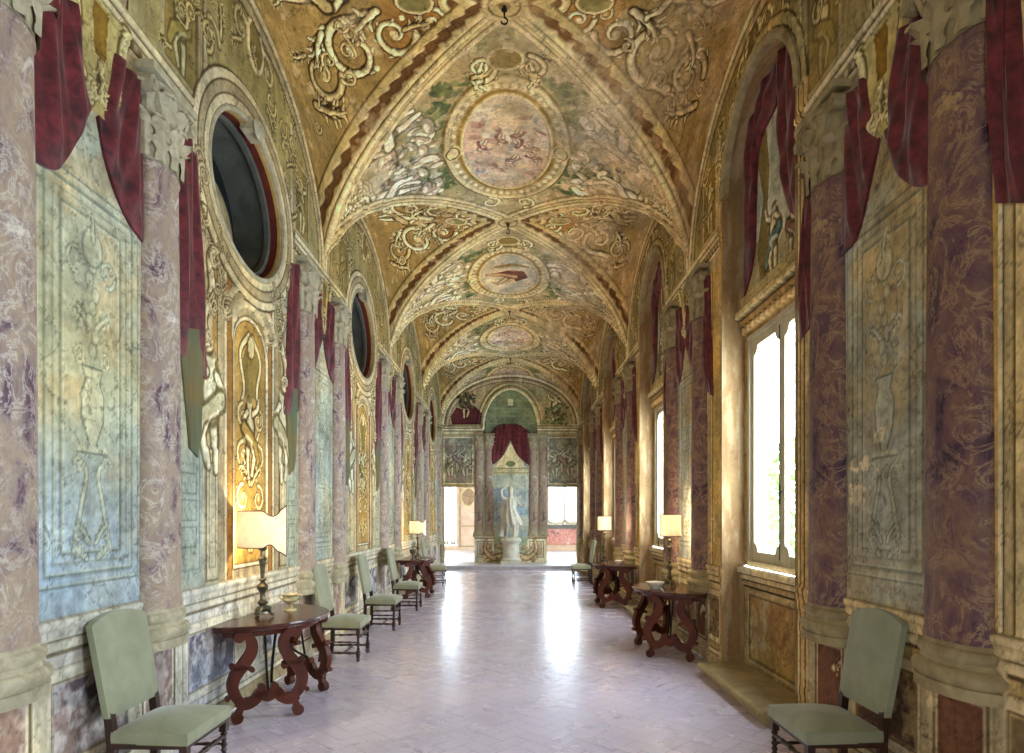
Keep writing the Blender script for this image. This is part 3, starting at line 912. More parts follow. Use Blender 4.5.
def jamb_strip(name, path, x0, x1, mat, parent, cols):
    """path of (y, z); surface swept from x0 to x1"""
    Pth = np.array(path)
    xs = np.linspace(x0, x1, 14)
    P = np.empty((len(Pth), len(xs), 3)); P[..., 0] = xs[None, :]; P[..., 1] = Pth[:, :1]; P[..., 2] = Pth[:, 1:]
    f = fbm(P[..., 1] + P[..., 0] * 1.7, P[..., 2], 3.0, 7)
    g = sstep(.45, .6, fbm(P[..., 0] * 4 + P[..., 1], P[..., 2] * .7, 4.0, 17))
    C = np.array(hx(cols[0])) * (1 - f[..., None]) + np.array(hx(cols[1])) * f[..., None]
    C = C * (1 - g[..., None] * .6) + np.array(hx(cols[2])) * g[..., None] * .6
    return grid_object(name, P, C, None, mat, parent)
zz = np.arange(0, NICHE_SP, .03)
JPATH = [(NICHE_W, z) for z in zz] + [(NICHE_W * math.cos(t), NICHE_SP + NICHE_W * math.sin(t)) for t in np.linspace(0, math.pi, 60)] + [(-NICHE_W, z) for z in zz[::-1]]

GLASS, gnt, gb = new_mat('old window glass')
out = [n for n in gnt.nodes if n.type == 'OUTPUT_MATERIAL'][0]
tr = N(gnt, 'ShaderNodeBsdfTransparent'); gl = N(gnt, 'ShaderNodeBsdfGlossy'); fr = N(gnt, 'ShaderNodeLayerWeight'); ms = N(gnt, 'ShaderNodeMixShader')
gl.inputs['Roughness'].default_value = 0.03; tr.inputs[0].default_value = (0.96, 0.98, 0.97, 1); fr.inputs['Blend'].default_value = 0.5
fp = N(gnt, 'ShaderNodeMath', operation='POWER'); fp.inputs[1].default_value = 5.0; gnt.links.new(fr.outputs['Facing'], fp.inputs[0]); gnt.links.new(fp.outputs[0], ms.inputs[0]); gnt.links.new(tr.outputs[0], ms.inputs[1]); gnt.links.new(gl.outputs[0], ms.inputs[2])
gnt.links.new(ms.outputs[0], out.inputs['Surface'])

def casement_bm(y0, y1, z0, z1, t=.055, d=.045):
    """sash whose opening has scalloped corners below and above"""
    bm = bmesh.new()
    a, b, c, e = y0 + t, y1 - t, z0 + .10, z1 - .08
    r = .09
    inner = []
    for (cy, cz, sy, sz, rev) in ((a, c, 1, 1, 0), (b, c, -1, 1, 1), (b, e, -1, -1, 0), (a, e, 1, -1, 1)):
        q = [(cy + sy * r * math.sin(u), cz + sz * r * math.cos(u)) for u in np.linspace(0, math.pi / 2, 6)]
        inner += q if not rev else q[::-1]
    m = ((y0 + y1) / 2, (z0 + z1) / 2)
    outer = []
    for (y, z) in inner:
        dy, dz = y - m[0], z - m[1]
        k = min((y1 - y0) / 2 / max(abs(dy), 1e-6), (z1 - z0) / 2 / max(abs(dz), 1e-6))
        outer.append((m[0] + dy * k, m[1] + dz * k))
    # put the true corners in
    for i0, p in ((2, (y0, z0)), (8, (y1, z0)), (14, (y1, z1)), (20, (y0, z1))):
        outer[i0] = p; outer[i0 + 1] = p if False else outer[i0 + 1]
    L4 = [[bm.verts.new((x, y, z)) for y, z in loop] for x in (-d / 2, d / 2) for loop in (outer, inner)]
    n = len(inner)
    for i in range(n):
        j = (i + 1) % n
        o0, i0, o1, i1 = L4
        bm.faces.new((o0[i], o0[j], i0[j], i0[i])); bm.faces.new((o1[i], i1[i], i1[j], o1[j]))
        bm.faces.new((o0[i], o1[i], o1[j], o0[j])); bm.faces.new((i0[i], i0[j], i1[j], i1[i]))
    return bm

def make_window(name, loc, y0, y1, z0, z1):
    w = empty(name, loc); struct(w)
    bm = bmesh.new()
    f = .045
    box(bm, -.05, .05, y0, y0 + f, z0, z1); box(bm, -.05, .05, y1 - f, y1, z0, z1)
    box(bm, -.05, .05, y0 + f, y1 - f, z1 - f, z1); box(bm, -.05, .05, y0 + f, y1 - f, z0, z0 + f)
    obj('window_frame', bm, w, WINWOOD)
    m = (y0 + y1) / 2
    for a, b in ((y0 + f, m), (m, y1 - f)):
        sash = obj('window_sash', casement_bm(a + .003, b - .003, z0 + f, z1 - f), w, WINWOOD)
        bm = bmesh.new(); box(bm, -.004, .004, a + .04, b - .04, z0 + f + .08, z1 - f - .06)
        obj('pane', bm, sash, GLASS)
    bm = bmesh.new()
    tube(bm, [(-.045, m, z0 + .62), (-.045, m, z0 + .80)], .009); tube(bm, [(-.05, m, z0 + .72), (-.05, m - .07, z0 + .735)], [.011, .007])
    tube(bm, [(-.045, m, z0 + .1), (-.045, m, z1 - .1)], .005, 6)
    obj('handle', bm, w, IRON)
    return w

for k, n in enumerate(NCS):
    if k == 0:
        P = np.empty(cvN.U.shape + (3,)); P[..., 0] = -cvN.H; P[..., 1] = cvN.U; P[..., 2] = cvN.V
        # the arch cuts the top corners
        arch = (UM ** 2 + (VM - NICHE_SP) ** 2 < (NICHE_W + .02) ** 2) | (VM < NICHE_SP)
        nb = grid_object('wall_niche', P, cvN.C, keepN & arch, FRESCO, flip=True); struct(nb)
        jm = jamb_strip('jamb', JPATH, -NICHE_D - .035, 0, JAMB, nb, ('#a98a5c', '#8f6c48', '#bfa882'))
        wp = [(-WW, WZ0), (-WW, WZ1), (WW, WZ1), (WW, WZ0), (-WW, WZ0)]
        dense = []
        for p, q in zip(wp[:-1], wp[1:]): dense += [tuple(np.array(p) + (np.array(q) - np.array(p)) * t) for t in np.linspace(0, 1, 40, endpoint=False)]
        dense.append(wp[0])
        rv = jamb_strip('window_reveal', dense, 0, .22, JAMB, nb, ('#c4ab80', '#b08e60', '#d9c7a2'))
        bm = bmesh.new()
        for r0, r1, x0, x1 in ((NICHE_W - .025, NICHE_W + .05, -NICHE_D - .035, -NICHE_D + .03),):
            rows = []
            for r, x in ((r1, x1), (r1, x0), ((r0 + r1) / 2, x0 - .02), (r0, x0), (r0, x1)):
                rows.append([bm.verts.new((x, r * math.cos(t), NICHE_SP + r * math.sin(t))) for t in np.linspace(0, math.pi, 40)])
            for p, q in zip(rows[:-1], rows[1:]):
                for i in range(39): bm.faces.new((p[i], p[i + 1], q[i + 1], q[i]))
        obj('archivolt', bm, nb, STONE_DK, True)
    else:
        nb = copy_tree(NB0)
    if k == 0: NB0 = nb
    nb.location = (HW + NICHE_D, n, 0)
    if k == 0: WIN0 = make_window('window_1', (0, 0, 0), -WW + .002, WW - .002, WZ0 + .01, WZ1 - .002); ww = WIN0
    else: ww = copy_tree(WIN0); ww.name = 'window_%d' % (k + 1)
    ww.location = (HW + NICHE_D + .055, n, 0)

# ------------------------------------------------------------------ vault
th = np.linspace(-math.pi / 2, math.pi / 2, 560)
XS, ZB = HW * np.sin(th), 1.68 * np.cos(th)
arc = np.concatenate([[0], np.cumsum(np.hypot(np.diff(XS), np.diff(ZB)))]); arc -= arc[-1] / 2
ATOT = arc[-1]
YAXC = axis([(Y0, 4.5, .06), (4.5, 9.0, .011), (9.0, 13.2, .018), (13, Y1 + .02, .04)])

def vault_canvas():
    cv = Canvas(arc, YAXC, '#a5946a')
    A, Y = cv.U, cv.V
    X = HW * np.sin(th)[:, None] + 0 * Y
    T = (Y - CROWNS[0] + L / 2) % L - L / 2          # distance from the crown of the bay
    Zb = 1.68 * np.cos(th)[:, None] + 0 * Y
    Zl = 1.68 * np.sqrt(np.clip(1 - (T / 2.165) ** 2, 0, 1))
    barrel = Zb > Zl
    W = (slice(None), slice(None))
    # side vaults: ochre ground
    cv.put(W, (~barrel).astype(float), '#a97a34'); f = fbm(A, Y, 1.6, 301)
    cv.put(W, (~barrel) * sstep(.4, .62, f), '#835a20', .85)
    cv.put(W, (~barrel) * sstep(ATOT * .30, ATOT * .44, np.abs(A)), '#a08a50', .8)
    # centre fields: stone and faded green
    cv.put(W, barrel * sstep(.38, .6, fbm(A, Y, 1.2, 305)), '#8c8a5c', .7)
    cv.put(W, barrel * sstep(.5, .66, fbm(A, Y, 2.2, 309)), '#b9a98a', .7)
    LT, MD, DK, HI = '#cdbd8c', '#b3a06a', '#47330f', '#ebdfb8'
    rnd = random.Random(5)
    for k, c in enumerate(CROWNS):
        if c + 2.3 < 3: continue
        for s in (-1, 1):
            # big acanthus scrolls and a putto on the ochre ground, either side of the bay axis
            for q in (-1, 1):
                y0 = c + q * .1
                cv.scroll(s * 1.62, c + q * .55, .33, s * 1.57 if q > 0 else -s * 1.57, s * q, LT, DK, HI, w=.10, h=.035, tail=.25)
                cv.scroll(s * 1.12, c + q * .36, .23, math.pi if s > 0 else 0, -s * q, LT, DK, HI, w=.07, h=.03)
                cv.scroll(s * 2.12, c + q * .80, .26, 0, -s * q, MD, DK, LT, w=.08, h=.03)
                cv.scroll(s * .72, c + q * .2, .15, 0, s * q, LT, DK, HI, w=.05, h=.02)
                cv.acanthus(s * 1.25, c + q * .1, .5, (0 if s > 0 else math.pi) + q * .5 * s, LT, DK, HI, q * s * .7, h=.03)
                cv.acanthus(s * 1.95, c + q * .35, .45, (0 if s > 0 else math.pi) + q * .8 * s, LT, DK, HI, q * s * .9, h=.03)
                cv.acanthus(s * 2.4, c + q * 1.1, .5, (math.pi if s > 0 else 0) - q * .3 * s, MD, DK, LT, q * s * .4, h=.03)
                for i in range(6): cv.ell(s * rnd.uniform(1.0, 2.1), c + q * rnd.uniform(.1, .8), .03, .03, HI, .9, dome=.015)
            for i in range(16):
                t_ = rnd.uniform(.75, 2.5); y_ = c + rnd.choice((-1, 1)) * rnd.uniform(.05, max(.1, .72 * t_ * (L / 2) / HW - .25))
                (cv.scroll if i % 2 else cv.acanthus)(s * t_, y_, *((rnd.uniform(.06, .11), rnd.uniform(0, 6), rnd.choice((-1, 1)), MD, DK, LT) if i % 2 else (rnd.uniform(.16, .3), rnd.uniform(0, 6), MD, DK, LT)))
            cv.figure(s * 2.35, c - .1, .95, 1, LT, MD, DK, HI, k, lie=s * 1.57)
            cv.ell(s * .42, c, .17, .13, LT, 1, .02); cv.ell(s * .42, c, .12, .085, '#6e4c22', 1, -.01)
            cv.ring(s * .42, c, .17, .13, .03, MD, 1, .02); cv.ring(s * .42, c, .2, .16, .012, DK)
            cv.ell(s * .85, c, .16, .1, '#8a8048', 1, .01); cv.ring(s * .85, c, .16, .1, .03, LT, 1, .02); cv.ring(s * .85, c, .19, .13, .012, DK)
    for k, s0 in enumerate(SPRINGS):
        if s0 < 3: continue
        m = s0 + .1
        # greenery, white figures, clouds around the medallion
        def inb(a, y, s0=s0):
            x = HW * math.sin(np.interp(a, arc, th))
            return abs(y - s0) / (L / 2) < 1 - abs(x) / HW - .0 if False else (1 - abs(y - s0) / (L / 2)) > 1 - (abs(x) / HW) - 0.0 or True
        def field(a, y, s0=s0):
            t = abs(y - s0); x = abs(HW * math.sin(np.interp(a, arc, th)))
            return x / HW < 1 - .02 and (L / 2 - t) / (L / 2) > x / HW
        for s in (-1, 1):
            cv.foliage(s * .55 - .35, s * .55 + .35, m - 1.25, m - .55, 90, ['#5f6d3e', '#4f5f3c', '#7c8350', '#6b7048'], .075, 400 + k * 7 + s, .85, field)
            cv.foliage(s * .9 - .3, s * .9 + .3, m - .2, m + .95, 90, ['#5f6d3e', '#4f5f3c', '#7c8350', '#8a8a5c'], .07, 420 + k * 7 + s, .85, field)
            cv.foliage(s * 1.35 - .45, s * 1.35 + .45, m - .8, m + .6, 80, ['#c9bfa6', '#d8cfb8', '#b8ad92', '#a79a72', '#8d9190'], .10, 440 + k * 7 + s, .7, field)
            cv.foliage(s * 1.5 - .3, s * 1.5 + .3, m - .5, m + .5, 26, ['#4f5a44', '#6a5a5a', '#7a6448'], .05, 460 + k * 7 + s, .8, field)
            for gx, gy, gr in ((1.05, -.55, .34), (1.25, .15, .36), (1.6, -.35, .28), (1.15, .75, .26)):
                for i in range(14):
                    a_ = rnd.uniform(0, 6.28); q_ = rnd.uniform(0, gr)
                    x_, y_ = s * (gx + q_ * math.cos(a_)), m + gy + q_ * math.sin(a_)
                    if field(x_, y_):
                        r_, t_ = rnd.uniform(.07, .14), rnd.uniform(0, 3.1)
                        cv.ell(x_ + .012, y_ - .012, r_ * 1.1, r_ * .62, '#6a6242', .75, rot=t_)
                        cv.ell(x_, y_, r_, r_ * .52, rnd.choice(('#d2c8ae', '#c4b795', '#ddd5c0', '#b9a08c', '#a9a08c')), .95, rot=t_, dome=.012)
                        cv.ell(x_ - .02, y_ + .015, r_ * .5, r_ * .25, '#ece5d0', .8, rot=t_)
            cv.figure(s * 1.02, m - .95, .95, s, '#cfc4a8', '#ddd6c2', '#6c6240', '#ece5d0', k, lie=-s * 1.1)
            cv.figure(s * 1.2, m + .5, .95, s, '#cfc4a8', '#d8d0ba', '#6c6240', '#ece5d0', k + 3, lie=-s * 1.9)
            cv.figure(s * 1.75, m - .1, .7, -s, '#cabfa2', '#c4b898', '#6c6240', '#ece5d0', k + 6, lie=-s * 1.5)
            # white rocaille above the springing
            cv.poly([(s * 2.1, s0 - .36), (s * 2.1, s0 + .36), (s * 2.8, s0 + .14), (s * ATOT * .5, s0 + .1), (s * ATOT * .5, s0 - .1), (s * 2.8, s0 - .14)], '#c2b795', .9, .01)
            for q in (-1, 1):
                cv.scroll(s * 2.12, s0 + q * .17, .17, math.pi / 2 * q, s * q, '#d2c8a8', '#6d5f38', HI, w=.06, h=.025)
                cv.acanthus(s * 2.75, s0 + q * .05, .5, (math.pi if s > 0 else 0) - s * q * .25, '#cfc4a2', '#6d5f38', HI, 0, h=.025)
            for i in range(4): cv.ring(s * 2.05, s0, .05 + .05 * i, .06 + .06 * i, .02, '#8c7d50', .7)
        # oval medallion with its double frame
        cv.ell(0, m, .84, 1.36, '#a8976b', 1, .015, e=.02)
        cv.ring(0, m, .80, 1.30, .04, '#7a642e', .9); cv.ring(0, m, .74, 1.22, .07, '#c9bb8e', 1, .035)
        for i in range(44):
            t = i / 44 * 2 * math.pi; cv.ell(.70 * math.cos(t), m + 1.16 * math.sin(t), .035, .045, '#d4c8a0', .9, dome=.02)
        cv.ring(0, m, .60, 1.04, .05, '#96752c', 1, 0); cv.ring(0, m, .56, 1.0, .035, '#cdbd8a', 1, .03)
        cv.ell(0, m, .56, 1.0, '#b7ab96', 1, -.015, e=.02)
        w = cv.win(-.6, .6, m - 1.05, m + 1.05); U, V = cv.U[w], cv.V[w]
        ins = ((U / .55) ** 2 + ((V - m) / .98) ** 2) < 1
        if k == 3:
            cv.put(w, ins * sstep(.4, .6, fbm(U, V, 2.2, 500 + k)), '#9fa39b', .8); cv.put(w, ins * sstep(.55, .7, fbm(U, V, 2.6, 510 + k)), '#cfc6b0', .8)
            cv.poly([(-.28, m - .1), (0, m - .22), (.3, m - .2), (.38, m + .1), (.15, m + .35), (-.05, m + .15)], '#6e2f2c', .95)
            cv.stroke([(.1, m + .1), (-.1, m), (-.4, m - .05)], .16, '#b8936a', .08, '#5d4030'); cv.stroke([(-.05, m + .2), (-.2, m + .45), (-.3, m + .4)], .08, '#c9a982', .05, '#5d4030')
            cv.ell(.05, m + .32, .07, .1, '#c9a982')
            cv.stroke([(-.2, m - .4), (.1, m - .5), (.35, m - .42)], .16, '#8f7a4c', .1)
        else:
            cv.put(w, ins * sstep(.35, .6, fbm(U, V, 2.4, 500 + k)), '#bd9f8c', .85); cv.put(w, ins * sstep(.5, .68, fbm(U, V, 3.2, 515 + k)), '#cfc2b4', .85)
            cv.foliage(-.45, .45, m - .8, m + .7, 70, ['#a5786a', '#b8988a', '#8d8a92', '#d4c6b6', '#c9a58a', '#8a5c55'], .07, 520 + k, .65, lambda a, y: (a / .5) ** 2 + ((y - m) / .9) ** 2 < 1)
            for i in range(7): cv.figure(rnd.uniform(-.35, .3), m + rnd.uniform(-.6, .4), .32, rnd.choice((-1, 1)), '#c6a792', rnd.choice(('#8f5a58', '#8d8a8f', '#b0875c')), '#7a5a4c', '#dac9b6', i, lie=rnd.uniform(-.8, .8))
        for s in (-1, 1):
            cv.scroll(s * .26, m - 1.42, .17, -s * 1.57, s, LT, DK, HI, w=.06, h=.025); cv.scroll(s * .26, m + 1.42, .15, s * 1.57, -s, LT, DK, HI, w=.05, h=.025)
            cv.ell(s * .71, m, .12, .16, LT, 1, .02); cv.ring(s * .71, m, .08, .11, .02, DK, .8)
        cv.ell(0, m - 1.55, .17, .14, '#8a7434', 1, .01); cv.ring(0, m - 1.55, .17, .14, .03, LT, 1, .03)
        cv.figure(-.22, m - 1.5, .4, 1, LT, MD, DK, HI, k, lie=.3); cv.figure(.24, m - 1.5, .36, -1, LT, MD, DK, HI, k + 1, lie=-.3)
    # groin ribs
    D = np.full(A.shape, 9.0)
    for c in CROWNS:
        for s in (-1, 1):
            for q in (-1, 1):
                xs = np.linspace(.02, HW, 60)
                ga = np.interp(xs, XS, arc) * s; gy = c + q * L / 2 * xs / HW
                w, d, t = cv.sdist(list(zip(ga, gy)), .5)
                if d.size: D[w] = np.minimum(D[w], d)
    SD = np.where(barrel, D, -D)
    def band(a, b, col, h, al=1.0):
        e_ = min(.013, (b - a) * .45); m = sstep(a - e_, a + e_, SD) * (1 - sstep(b - e_, b + e_, SD)); cv.put(W, m, col, al); cv.H += m * h
    rough = fbm(A, Y, 14, 333)
    sc = SD + .02 * np.sin(np.arange(A.shape[1])[None, :] * 0 + Y * 46)
    band(-.30, .15, '#bfae7e', .012)
    band(-.30, -.285, '#6a5120', 0); band(-.285, -.20, '#b7a266', .03)
    m = sstep(-.20, -.18, sc) * (1 - sstep(-.10, -.08, sc)); cv.put(W, m, '#6d4a20', .95); cv.H -= m * .02
    band(-.085, -.03, '#c8b888', .04); band(-.03, -.018, '#70581f', 0); band(-.018, .018, '#d3c596', .06)
    band(.018, .03, '#70581f', 0); band(.03, .075, '#c2b07c', .035); band(.075, .092, '#6a4a1e', -.01); band(.092, .15, '#cbbc8f', .03); band(.15, .162, '#6e5c2c', 0)
    for c in CROWNS:
        cv.ell(0, c, .22, .19, '#b3a170', 1, seth=.06, e=.06); cv.ring(0, c, .14, .12, .02, '#5c4718', .8); cv.ell(0, c, .06, .05, '#8a7440', 1)
    # the eastern half has faded to pinkish plaster
    f = sstep(-.15, .5, A / 2 + .6 * (fbm(A, Y, .9, 341) - .5)) * sstep(.36, .62, fbm(A, Y, 2.2, 345, 5))
    cv.put(W, f, '#b29a78', .62)
    cv.put(W, sstep(.55, .7, fbm(A, Y, 1.1, 351, 5)) * (A > -.2), '#a5926c', .55)
    cv.put(W, sstep(.6, .72, fbm(A, Y, 5, 355, 5)), '#cdbb9c', .45)
    finish(cv, 881, 1.10, (1.17, 1.10, .99), .3, .76, .25)
    cv.H += np.where(np.abs(A) < 9, (fbm(A, Y, 6, 360) - .5) * .01, 0)
    return cv, X, np.maximum(Zb, Zl)

cvV, X, Z = vault_canvas()
P = np.stack([X, cvV.V, ZS + Z], -1)
du = np.gradient(P, axis=0); dv = np.gradient(P, axis=1)
Nn = np.cross(du, dv); Nn /= np.linalg.norm(Nn, axis=-1, keepdims=True) + 1e-9
Nn *= np.where((Nn[..., 2:] > 0) | ((np.abs(Nn[..., 2:]) < .05) & (Nn[..., :1] * P[..., :1] > 0)), -1, 1)
edge = np.clip(np.minimum((HW - np.abs(P[..., 0])) / .05, 1), 0, 1)
P = P + Nn * (cvV.H * .6 * edge)[..., None]
ceiling = struct(grid_object('ceiling', P, cvV.C, None, VAULT_MAT, flip=True))

# ------------------------------------------------------------------ floor: terracotta herringbone
FLOORM, fnt, fb = new_mat('waxed terracotta tiles')
at = N(fnt, 'ShaderNodeAttribute'); at.attribute_name = 'Col'
fv = coords(fnt)
fn1 = noise(fnt, fv, 1.6, 6, .65, .4); fr1 = ramp(fnt, fn1.outputs['Fac'], [(.3, (.88, .85, .86, 1)), (.65, (1.05, 1.04, 1.05, 1))])
fn2 = noise(fnt, fv, 40, 4, .6); fr2 = ramp(fnt, fn2.outputs['Fac'], [(.3, (.8, .78, .78, 1)), (.6, (1, 1, 1, 1))])
fc = mixc(fnt, mixc(fnt, at.outputs['Color'], fr1.outputs['Color'], 1.0, 'MULTIPLY'), fr2.outputs['Color'], .6, 'MULTIPLY')
fnt.links.new(fc, fb.inputs['Base Color'])
fro = ramp(fnt, fn1.outputs['Fac'], [(.3, (.31, .31, .31, 1)), (.7, (.22, .22, .22, 1))])
fnt.links.new(fro.outputs['Color'], fb.inputs['Roughness'])
fb.inputs['Specular IOR Level'].default_value = 0.95
fb.inputs['Coat Weight'].default_value = 0.35
fb.inputs['Coat Roughness'].default_value = 0.16
bump(fnt, fb, fn2.outputs['Fac'], .12, .002)

def build_floor():
    Wt, n = .14, 2
    Lt = Wt * n
    rnd = np.random.RandomState(3)
    quads, cols = [], []
    g = .0015
    R = 130
    c45 = math.sqrt(.5)
    for k in range(-R, R):
        for m in range(-60, 60):
            ox, oy = k * Wt + m * 2 * n * Wt, k * Wt
            for (x0, y0, w, h) in ((ox, oy, Lt, Wt), (ox + Lt, oy - Lt + Wt, Wt, Lt)):
                cx, cy = x0 + w / 2, y0 + h / 2
                X_, Y_ = (cx - cy) * c45, (cx + cy) * c45 + 9.0
                if abs(X_) > HW + .3 or Y_ < Y0 - .2 or Y_ > 19.9: continue
                q = [(x0 + g, y0 + g), (x0 + w - g, y0 + g), (x0 + w - g, y0 + h - g), (x0 + g, y0 + h - g)]
                quads.append([((a - b) * c45, (a + b) * c45 + 9.0) for a, b in q])
                v = rnd.uniform(-1, 1)
                cols.append((.84 + .015 * v, .79 + .015 * v + rnd.uniform(-.006, .006), .845 + .015 * v + rnd.uniform(-.01, .01)))
    n_ = len(quads)
    V = np.zeros((n_ * 4 + 4, 3)); V[:n_ * 4, :2] = np.array(quads).reshape(-1, 2)
    V[:n_ * 4, 2] = np.repeat(rnd.uniform(-.0004, .0004, n_), 4) + rnd.uniform(-.0004, .0004, n_ * 4)
    V[n_ * 4:] = [(-HW - .1, Y0, -.004), (HW + .6, Y0, -.004), (HW + .6, 21.1, -.004), (-HW - .1, 21.1, -.004)]
    C = np.ones((n_ * 4 + 4, 4), np.float32)
    C[:n_ * 4, :3] = np.repeat(srgb(np.array(cols)), 4, 0); C[n_ * 4:, :3] = srgb(hx('#7d6e6c'))
    me = bpy.data.meshes.new('floor')
    me.vertices.add(len(V)); me.vertices.foreach_set('co', V.reshape(-1).astype(np.float32))
    me.loops.add(len(V)); me.loops.foreach_set('vertex_index', np.arange(len(V), dtype=np.int32))
    me.polygons.add(n_ + 1); me.polygons.foreach_set('loop_start', np.arange(0, len(V), 4, dtype=np.int32))
    me.update(calc_edges=True)
    a_ = me.color_attributes.new('Col', 'FLOAT_COLOR', 'POINT'); a_.data.foreach_set('color', C.reshape(-1))
    return struct(obj('floor', me, None, FLOORM))
build_floor()

# ------------------------------------------------------------------ end wall, its step and the room beyond
YE = 20.97
STEP_Y, STEP_Z = 19.7, .13
bm = bmesh.new()
for x in (-HW, HW):
    pass
prof = [(STEP_Y + .03, 0), (STEP_Y + .03, .07), (STEP_Y, .085), (STEP_Y, .115), (STEP_Y + .012, STEP_Z), (YE + .35, STEP_Z), (YE + .35, 0)]
va = [[bm.verts.new((x, y, z)) for y, z in prof] for x in (-HW - .02, HW + .02)]
for i in range(len(prof)):
    j = (i + 1) % len(prof); bm.faces.new((va[0][i], va[0][j], va[1][j], va[1][i]))
bm.faces.new(va[0][::-1]); bm.faces.new(va[1])
PALESTONE = plain_mat('pale stone step', '#b3aeb0', '#d2cfd2', 4.0, .45, .4, bmp=.1)
struct(obj('trim_1', bm, None, PALESTONE))

DX0, DX1, DZ = 1.20, 2.22, 2.65
def end_canvas():
    cv = Canvas(axis([(-HW, HW, .018)], [-DX0, -DX1, DX0, DX1]), axis([(0, 6.47, .018)], [DZ]), P_ST)
    W = (slice(None), slice(None))
    cv.put(W, sstep(.4, .6, fbm(cv.U, cv.V, 1.4, 601)), '#a3976a', .8)
    # central niche with its half dome
    pts = [(-.9, .13), (.9, .13), (.9, 4.6)] + [(.9 * math.cos(t), 4.6 + 1.3 * math.sin(t)) for t in np.linspace(0, math.pi, 20)] + [(-.9, 4.6)]
    cv.poly(pts, '#8f9a80')
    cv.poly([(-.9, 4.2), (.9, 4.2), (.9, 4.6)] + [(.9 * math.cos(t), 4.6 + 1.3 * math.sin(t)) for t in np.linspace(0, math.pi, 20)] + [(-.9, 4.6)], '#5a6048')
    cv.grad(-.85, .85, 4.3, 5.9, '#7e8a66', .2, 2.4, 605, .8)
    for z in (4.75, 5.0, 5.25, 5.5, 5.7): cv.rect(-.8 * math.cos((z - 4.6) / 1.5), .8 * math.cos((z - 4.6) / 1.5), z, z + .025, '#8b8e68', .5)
    cv.rect(-.09, .09, 5.36, 5.58, '#c7c4a6', .8)
    cv.rect(-.62, .62, 1.0, 3.9, '#949c8c'); cv.rect(-.62, .62, 1.0, 2.6, '#7f93a3', .9)
    cv.grad(-.62, .62, 1.0, 3.9, '#c4b894', .2, 2.2, 607, .6)
    for x in (-.6, -.48, .46, .58): cv.rect(x, x + .025, 1.0, 3.9, '#7d8a88', .7)
    cv.poly([(-.5, 3.3), (.5, 3.3), (.38, 3.55), (0, 4.1), (-.38, 3.55)], '#c8bb92'); cv.rect(-.6, .6, 3.05, 3.3, '#b8a878', .8); cv.rect(-.6, .6, 3.1, 3.13, P_STD, .6); cv.rect(-.6, .6, 3.26, 3.285, P_STD, .6)
    cv.ell(0, 3.42, .16, .1, '#6f7a4a')
    cv.stroke([(.92 * math.cos(t), 4.6 + 1.32 * math.sin(t)) for t in np.linspace(0, math.pi, 24)], .09, '#c4b78a', h=.05)
    cv.stroke([(1.02 * math.cos(t), 4.6 + 1.42 * math.sin(t)) for t in np.linspace(0, math.pi, 24)], .02, P_STD)
    cv.stroke([(1.1 * math.cos(t), 4.6 + 1.5 * math.sin(t)) for t in np.linspace(0, math.pi, 24)], .06, '#b3a270', h=.04)
    for r, wd, col, h in ((.06, .09, P_STL, .05), (.13, .02, P_OCD, 0), (.2, .08, P_ST, .03), (.27, .02, P_STD, 0)):
        cv.stroke([((HW - r) * math.cos(t), ZS + (1.68 - r) * math.sin(t)) for t in np.linspace(0, math.pi, 40)], wd, col, h=h)
    cv.rect(-HW, -.92, 4.42, 4.72, '#bdb085'); cv.rect(.92, HW, 4.42, 4.72, '#bdb085')
    for a, b in ((-HW, -.9), (.9, HW)): cv.hlines(a, b, 4.5, [(0, .02, P_STD, 0), (.02, .06, P_STL, .05), (.08, .02, P_STD, .02), (.1, .07, P_ST, .08), (.17, .02, P_STD, .04)])
    # figures seated on the entablature
    cv.poly([(-1.95, 4.72), (-1.0, 4.72), (-.95, 5.1), (-1.2, 5.35), (-1.5, 5.2), (-1.8, 5.3), (-2.0, 5.0)], '#5d2328', .95)
    cv.figure(-1.5, 4.95, .85, 1, '#a98d62', '#6a2a2c', '#3c2a1c', '#cbb183', 2); cv.foliage(-1.7, -1.2, 5.3, 5.75, 30, ['#4c4a30', '#6a5f3c', '#3c3c2c'], .08, 611)
    cv.poly([(1.0, 4.72), (1.95, 4.72), (2.0, 5.1), (1.6, 5.4), (1.2, 5.3)], '#8b8a62', .95)
    cv.figure(1.5, 4.78, .95, -1, '#c2b48a', '#7d8f70', '#4f4a2c', '#d8cda4', 3); cv.foliage(1.15, 1.9, 4.75, 5.3, 40, ['#59643e', '#8a8a5c', '#74583c'], .07, 613)
    # pictures over the doors
    for s in (-1, 1):
        a, b = (s * 1.24, s * 2.24) if s > 0 else (-2.24, -1.24)
        cv.rect(a, b, 2.78, 4.3, '#8a8c70'); cv.grad(a, b, 2.78, 4.3, '#6c6d58', .2, 2.5, 620 + s, .8); cv.grad(a, b, 2.78, 3.2, '#80666a', .3, 2.5, 622 + s, .7)
        cv.frame(a, b, 2.74, 4.32, .04, P_STL, 1, .02)
        cv.foliage(a + .05, b - .05, 2.85, 4.2, 130, ['#8e8b6c', '#a39c7a', '#77735c', '#94766a', '#b0a482', '#7f7668'], .11, 650 + s, .75)
        for i in range(3): cv.figure(a + .25 + .25 * i, 3.0 + .15 * (i % 2), .8, 1 if i % 2 else -1, '#a6987a', ('#8a7c62', '#93716a', '#8a8468')[i], '#6a6048', '#bdb08e', i)
        cv.rect(a - .03, b + .03, 2.65, 2.74, '#a8976c', 1, .04); cv.frame(a - .08 if s < 0 else a - .05, b + .06 if s > 0 else b + .06, .13, 2.7, .05, '#9a8b62', 1, .02)
        # dwarf wall with painted pedestals and foliage below the columns
        x0, x1 = (.55, 1.19) if s > 0 else (-1.19, -.55)
